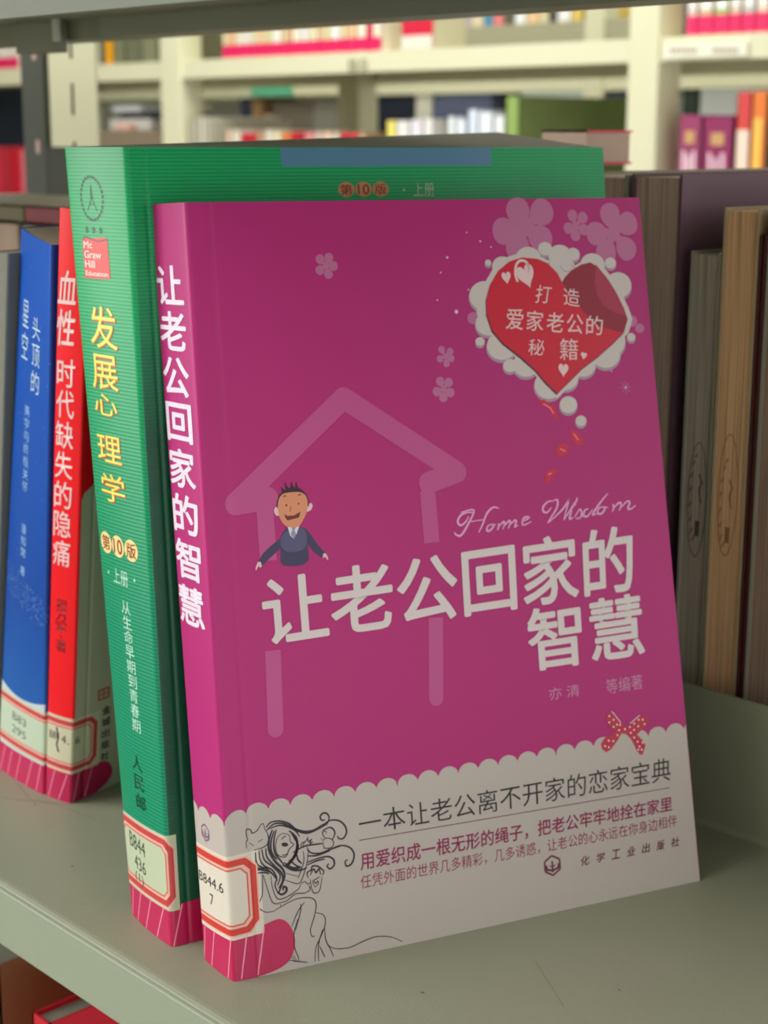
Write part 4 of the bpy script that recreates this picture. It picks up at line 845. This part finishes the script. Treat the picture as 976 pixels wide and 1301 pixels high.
# tall red book and white box in the bay right of it
def face_box(name, cat, label, px0, px1, y0p, Y, z, depth, m, ztop=None, parts=True, dy=0.004, group=None):
    a, b = at(px0, 100, Y + dy), at(px1, 100, Y + dy); top = min(0.3705, at((px0 + px1) / 2, y0p, Y + dy).z) if ztop is None else ztop
    return put(box(name, m, a.x, b.x, Y + dy, Y + dy + depth, z, top, None, 0.003), label, cat, group)
xr0, xr1 = at(508, 50, A).x, at(547, 50, A).x
fb = empty('shelved_book', ((xr0 + xr1) / 2, A + .02, zA + .0005), 'wide red and white book facing out in the gap of the top row', 'book', None)
box('cover', mat('far red face', (214, 30, 62), 0.5), xr0, xr1, A + .004, A + .006, zA + .0005, zA + .17, fb); box('page_block', mat('far beige pages', (196, 190, 160), .8), xr0, xr1, A + .0061, A + .075, zA + .001, zA + .168, fb)
box('cover_band', mat('far white foot', (226, 226, 210)), xr0, xr1, A + .0032, A + .0038, zA + .001, zA + .020, fb)
# books on the further case, top row just under the board
row(570, 736, 12, B, .3765 + .0, .376 + .24, [(250, 252, 250), (200, 186, 196), (240, 222, 190), (90, 160, 196), (246, 140, 140), (110, 104, 90), (250, 252, 250), (250, 210, 160), (236, 226, 180), (90, 90, 80), (252, 252, 250), (236, 206, 110)], lambda i, n: 'blurred ' + ['white', 'mauve', 'cream', 'sky blue', 'salmon', 'olive', 'white', 'peach', 'straw', 'dark', 'bright white', 'mustard'][i % 12] + ' book, %s in the far top row' % pos_word(i, n), 'books on the far case, top row')
# right bay, top row
row(866, 990, 7, A, zA + .0005, zA + .24, [(240, 206, 196), (214, 190, 150), (170, 196, 120), (236, 200, 176), (196, 196, 190), (240, 214, 190), (214, 90, 100)], lambda i, n: ['salmon white', 'buff', 'leaf green', 'peach', 'silver grey', 'cream', 'rose'][i] + ' book with pink foot sticker, top row of the right bay', 'books with pink stickers in the right bay', band=0.024, patch=(0.13, 0.2, (250, 246, 236)))
sg = put(box('shelf_sign', mat('white sign card', (240, 240, 220), 0.6), at(846, 60, A).x, at(952, 60, A).x, A - .004, A - .0015, at(900, 73, A).z, at(900, 54, A).z), 'white paper strip sign on the shelf lip of the right bay', 'sign')
for a, b in ((854, 890), (908, 942)):     # unreadable blurred lettering
    for k in range(6):
        x = a + (b - a) * k / 6; p0, p1 = at(x, 60.5, A), at(x + (b - a) / 6 * .7, 67.5, A); box('sign_stroke', mat('sign ink', (190, 176, 158)), p0.x, p1.x, A - .0045, A - .0041, p1.z, p0.z, sg)
# lower row, right bay
zl = 0.0105
def pz(px, py, Y): return at(px, py, Y).z
for x0, x1, yt, c, lb_, pt in ((860, 889, 146, (160, 66, 106), 'plum book with gold emblem beside the cream upright', 1), (891, 929, 148, (150, 48, 98), 'wider plum book with gold emblem, second from the upright', 1)):
    r = far_book(at(x0, 150, A).x, at(x1, 150, A).x, A, zl, pz(x0, yt, A), .19, c, lb_, None)
    ax, bx_ = at(x0, 150, A).x, at(x1, 150, A).x; zt = pz(x0, yt, A)
    bm = bmesh.new(); box_bm(bm, ax + (bx_ - ax) * .28, ax + (bx_ - ax) * .72, A + .0048, A + .0055, zt - .036, zt - .020); link('gold_emblem', bm_mesh(bm), mat('gold emblem', (206, 160, 110)), r)
    sh = Shape()
    for k in range(3): sh.line([(ax + (bx_ - ax) * (.25 + .22 * k), zt - .045 - .006 * (k % 2)), (ax + (bx_ - ax) * (.30 + .22 * k), zt - .085)], .006)
    link('spine_characters', mesh_from([(x, A + .0052, z) for x, z, *_ in sh.p], sh.f), mat('pink white marks', (240, 200, 216)), r)
r = far_book(at(933, 150, A).x, at(951, 150, A).x, A, zl, pz(940, 117, A), .19, (222, 76, 74), 'scarlet book with white lower spine, beside the plum books', None)
box('spine_label', mat('far cream patch', (250, 226, 206)), at(934.5, 150, A).x, at(949.5, 150, A).x, A + .0052, A + .0058, zl + .01, pz(940, 165, A), r)
r = far_book(at(952, 150, A).x, at(971, 150, A).x, A, zl, pz(960, 116, A), .19, (240, 130, 60), 'orange and yellow book right of the scarlet one', None)
box('spine_label', mat('far yellow patch', (250, 200, 90)), at(955, 150, A).x, at(966, 150, A).x, A + .0052, A + .0058, zl + .01, pz(960, 150, A), r)
far_book(at(972, 150, A).x, at(990, 150, A).x, A, zl, pz(980, 118, A), .19, (70, 60, 40), 'dark brown book at the right edge of the photo across the aisle', None)
put(box('storage_box', mat('bright white box', (244, 250, 252), 0.5), at(889, 130, A + .25).x, at(934, 130, A + .25).x, A + .25, A + .42, zl, pz(910, 112, A + .25), None, 0.003), 'white box standing behind the plum books', 'box')
# mid bays, lower row
row(236, 268, 5, A, zl, pz(250, 150, A), [(214, 208, 186), (196, 192, 170), (226, 222, 204)], lambda i, n: 'tall pale book, %s of the group beside the left cream upright' % pos_word(i, n), 'tall pale books by the left upright')
row(282, 462, 17, A, zl, pz(300, 167, A), [(240, 210, 180), (236, 226, 206), (214, 40, 60), (226, 50, 70), (196, 160, 130), (240, 232, 210), (240, 226, 190), (230, 130, 70), (214, 40, 60), (206, 40, 66), (236, 150, 150), (226, 196, 190)], lambda i, n: 'blurred ' + ['peach', 'ivory', 'red', 'scarlet', 'tan', 'ivory', 'cream', 'orange', 'red', 'crimson', 'rose', 'pale pink'][i % 12] + ' book top, %s in the row over the green textbook' % pos_word(i, n), 'coloured book tops over the green textbook', jitter=.003)
row(488, 548, 4, A, zl, pz(510, 153, A), [(250, 236, 120), (240, 236, 230), (236, 232, 236), (240, 236, 230)], lambda i, n: ['yellow and white book', 'white book', 'pale lilac book', 'ivory book'][i] + ' over the centre of the green textbook', 'pale books over the green textbook')
row(566, 590, 2, A, zl, pz(575, 150, A), [(244, 248, 250), (236, 242, 250)], lambda i, n: ['white book', 'bluish white book'][i] + ' left of the white tape roll', 'white books over the green textbook')
row(592, 624, 2, A, zl, pz(600, 141, A), [(226, 236, 250), (236, 242, 252)], lambda i, n: ['tall bluish book', 'tall white blue book'][i] + ' left of the big green volume', 'white books over the green textbook')
row(625, 639, 1, A, zl, pz(630, 150, A), [(246, 250, 246)], lambda i, n: 'narrow white book against the big green volume', 'white books over the green textbook')
r = far_book(at(640, 130, A).x, at(656, 130, A).x, A, zl, pz(650, 122, A), .34, (150, 176, 96), 'big green volume with a pale green spine and darker side', None)
# its darker side board
for ch in r.children:
    if ch.name.startswith('cover'):
        ch.data.materials.append(mat('olive green board', (118, 136, 74), 0.5, vary=0.25, vscale=14))
        for p in ch.data.polygons:
            if p.normal.x > .5: p.material_index = 1
# left bay
bxm = mat('brown grey box', (136, 122, 100), 0.7)
face_box('storage_box', 'box', 'brown grey box in the left bay behind the green book spine', 116, 201, 166, A, zl, .3, bxm)
d = empty('desk_phone', (at(160, 150, A + .18).x, A + .18, pz(150, 166, A)), 'pale office machine with a dark strip on top of the brown box', 'machine')
zt = pz(160, 166, A); 
a, b = at(138, 150, A + .05), at(190, 150, A + .05)
box('body', mat('white machine shell', (226, 222, 216), 0.5), a.x, b.x, A + .05, A + .2, zt, zt + .022, d, .004); box('lid', mat('white blue lid', (236, 240, 246), 0.4), a.x + .01, b.x - .03, A + .05, A + .2, zt + .034, zt + .046, d, .004)
box('screen', mat('dark machine strip', (70, 72, 78), 0.4), a.x + .03, b.x + .01, A + .055, A + .19, zt + .022, zt + .034, d, .003); box('tray', mat('peach tray', (240, 190, 170), 0.5), a.x + .05, b.x - .04, A + .03, A + .055, zt + .0005, zt + .012, d, .002)
row(131, 142, 1, A, zA + .0005, pz(136, 40, A), [(244, 170, 20)], lambda i, n: 'orange yellow book on the left bay top shelf', 'left bay top shelf')
row(142, 198, 3, A, zA + .0005, pz(160, 38, A), [(126, 128, 96), (112, 116, 90), (134, 134, 104)], lambda i, n: ['olive grey folder beside the orange book', 'dark olive folder in the left bay', 'grey olive folder nearest the left upright'][i], 'folders on the left bay top shelf')
# far left sliver
row(-40, 21, 5, A, zA + .0005, zA + .24, [(240, 230, 214), (250, 240, 226)], lambda i, n: 'pale book with pink sticker, %s of the far left top row' % pos_word(i, n), 'far left top row', band=.022)
row(-30, 30, 5, A, zl, pz(10, 188, A), [(206, 50, 70), (226, 60, 84), (196, 44, 60), (214, 30, 50), (232, 120, 130)], lambda i, n: 'red book, %s of the row beyond the dark upright' % pos_word(i, n), 'red books beyond the dark upright')
face_box('storage_box', 'box', 'dark blue box behind the red books at far left', -60, 34, 112, A + .24, zl, .14, mat('navy box', (34, 44, 62), 0.6))
# case B lower shelf items seen through case A
zb = .0105
def bitem(px0, px1, y0p, rgb, label, cat='box', name='storage_box', depth=.16, Y=None, m=None):
    Y = Y or B; return face_box(name, cat, label, px0, px1, y0p, Y, zb, depth, m or mat('far item %d %d %d' % tuple(rgb), rgb, 0.6))
bitem(304, 318, 104, (56, 62, 80), 'dark navy block standing for the shaded gap right of the potted plant', name='file_box_or_gap')  # dark block paints the shade of a gap between the far books
bitem(319, 330, 126, (176, 138, 96), 'brown upright book seen through the shelves', 'book', 'shelved_book')
bitem(334, 345, 146, (204, 178, 146), 'tan upright book beside the brown one', 'book', 'shelved_book')
bitem(346, 396, 128, (120, 110, 96), 'taupe box in the middle of the far shelf', name='file_box_or_gap')
bitem(397, 430, 124, (142, 138, 126), 'grey box near the dark post on the far shelf', name='file_box_or_gap')
bitem(432, 450, 100, (44, 44, 46), 'tall black file box left of the grey post', name='file_box_or_gap')
bitem(480, 524, 112, (30, 36, 50), 'black blue box under the second shelf', name='file_box_or_gap')
bitem(528, 548, 112, (216, 212, 194), 'tall cream file beside the black blue box', name='file_box_or_gap')
bitem(550, 624, 112, (92, 98, 124), 'slate blue box under the second shelf', name='file_box_or_gap')
bitem(662, 742, 112, (214, 226, 220), 'pale mint files above the big green volume', name='file_box_or_gap')
bitem(770, 800, 118, (66, 72, 82), 'dark slate box beside the wide cream upright', name='file_box_or_gap')
bitem(868, 886, 110, (44, 58, 48), 'dark green box behind the plum books', name='file_box_or_gap')
bitem(890, 990, 106, (120, 128, 112), 'grey green box behind the orange book', name='file_box_or_gap')
# teal and cream boards hung under the shelf
for x0_, x1_, c_, lb_, nm in ((322, 374, (110, 206, 164), 'teal label strip on the far shelf lip', 'label_holder'), (376, 436, (246, 240, 200), 'cream label strip on the far shelf lip', 'label_holder')):
    box(nm, mat('strip %d' % x0_, c_, 0.4), at(x0_, 110, B).x, at(x1_, 110, B).x, B - .008, B - .0005, .349, .375, cb, 0, lb_)
# potted plant with white flowers on case B
px = at(282, 150, B).x; pr = empty('potted_plant', (px, B + .08, zb), 'small potted plant with white blooms on the far shelf', 'plant')
def cyl(bm, x, y, z0, z1, r0, r1, n=14):
    r = bmesh.ops.create_cone(bm, cap_ends=True, segments=n, radius1=r0, radius2=r1, depth=z1 - z0); bmesh.ops.translate(bm, verts=r['verts'], vec=(x, y, (z0 + z1) / 2))
bm = bmesh.new(); cyl(bm, px, B + .08, zb, zb + .17, .016, .022); link('pot', bm_mesh(bm), mat('terracotta pot', (170, 110, 70), .7), pr)
bm = bmesh.new()
rnd = random.Random(3)
for k in range(26):
    a = rnd.uniform(0, 2 * pi); r_ = rnd.uniform(.002, .014); z = zb + rnd.uniform(.17, .24); v = [bm.verts.new((px + r_ * cos(a) + dx, B + .08 + r_ * sin(a) + dy, z + dz)) for dx, dy, dz in ((0, 0, 0), (.012 * cos(a + .6), .012 * sin(a + .6), .01), (.026 * cos(a), .026 * sin(a), .002), (.012 * cos(a - .6), .012 * sin(a - .6), .01))]; bm.faces.new(v)
link('leaves', bm_mesh(bm), mat('plant leaf', (50, 120, 80), .6), pr)
bm = bmesh.new()
for k in range(16):
    a = rnd.uniform(0, 2 * pi); r_ = rnd.uniform(0, .022); r = bmesh.ops.create_icosphere(bm, subdivisions=2, radius=.013); bmesh.ops.translate(bm, verts=r['verts'], vec=(px + r_ * cos(a), B + .08 + r_ * sin(a), zb + rnd.uniform(.22, .29)))
link('blooms', bm_mesh(bm, True), mat('white bloom', (246, 250, 250), .6), pr)
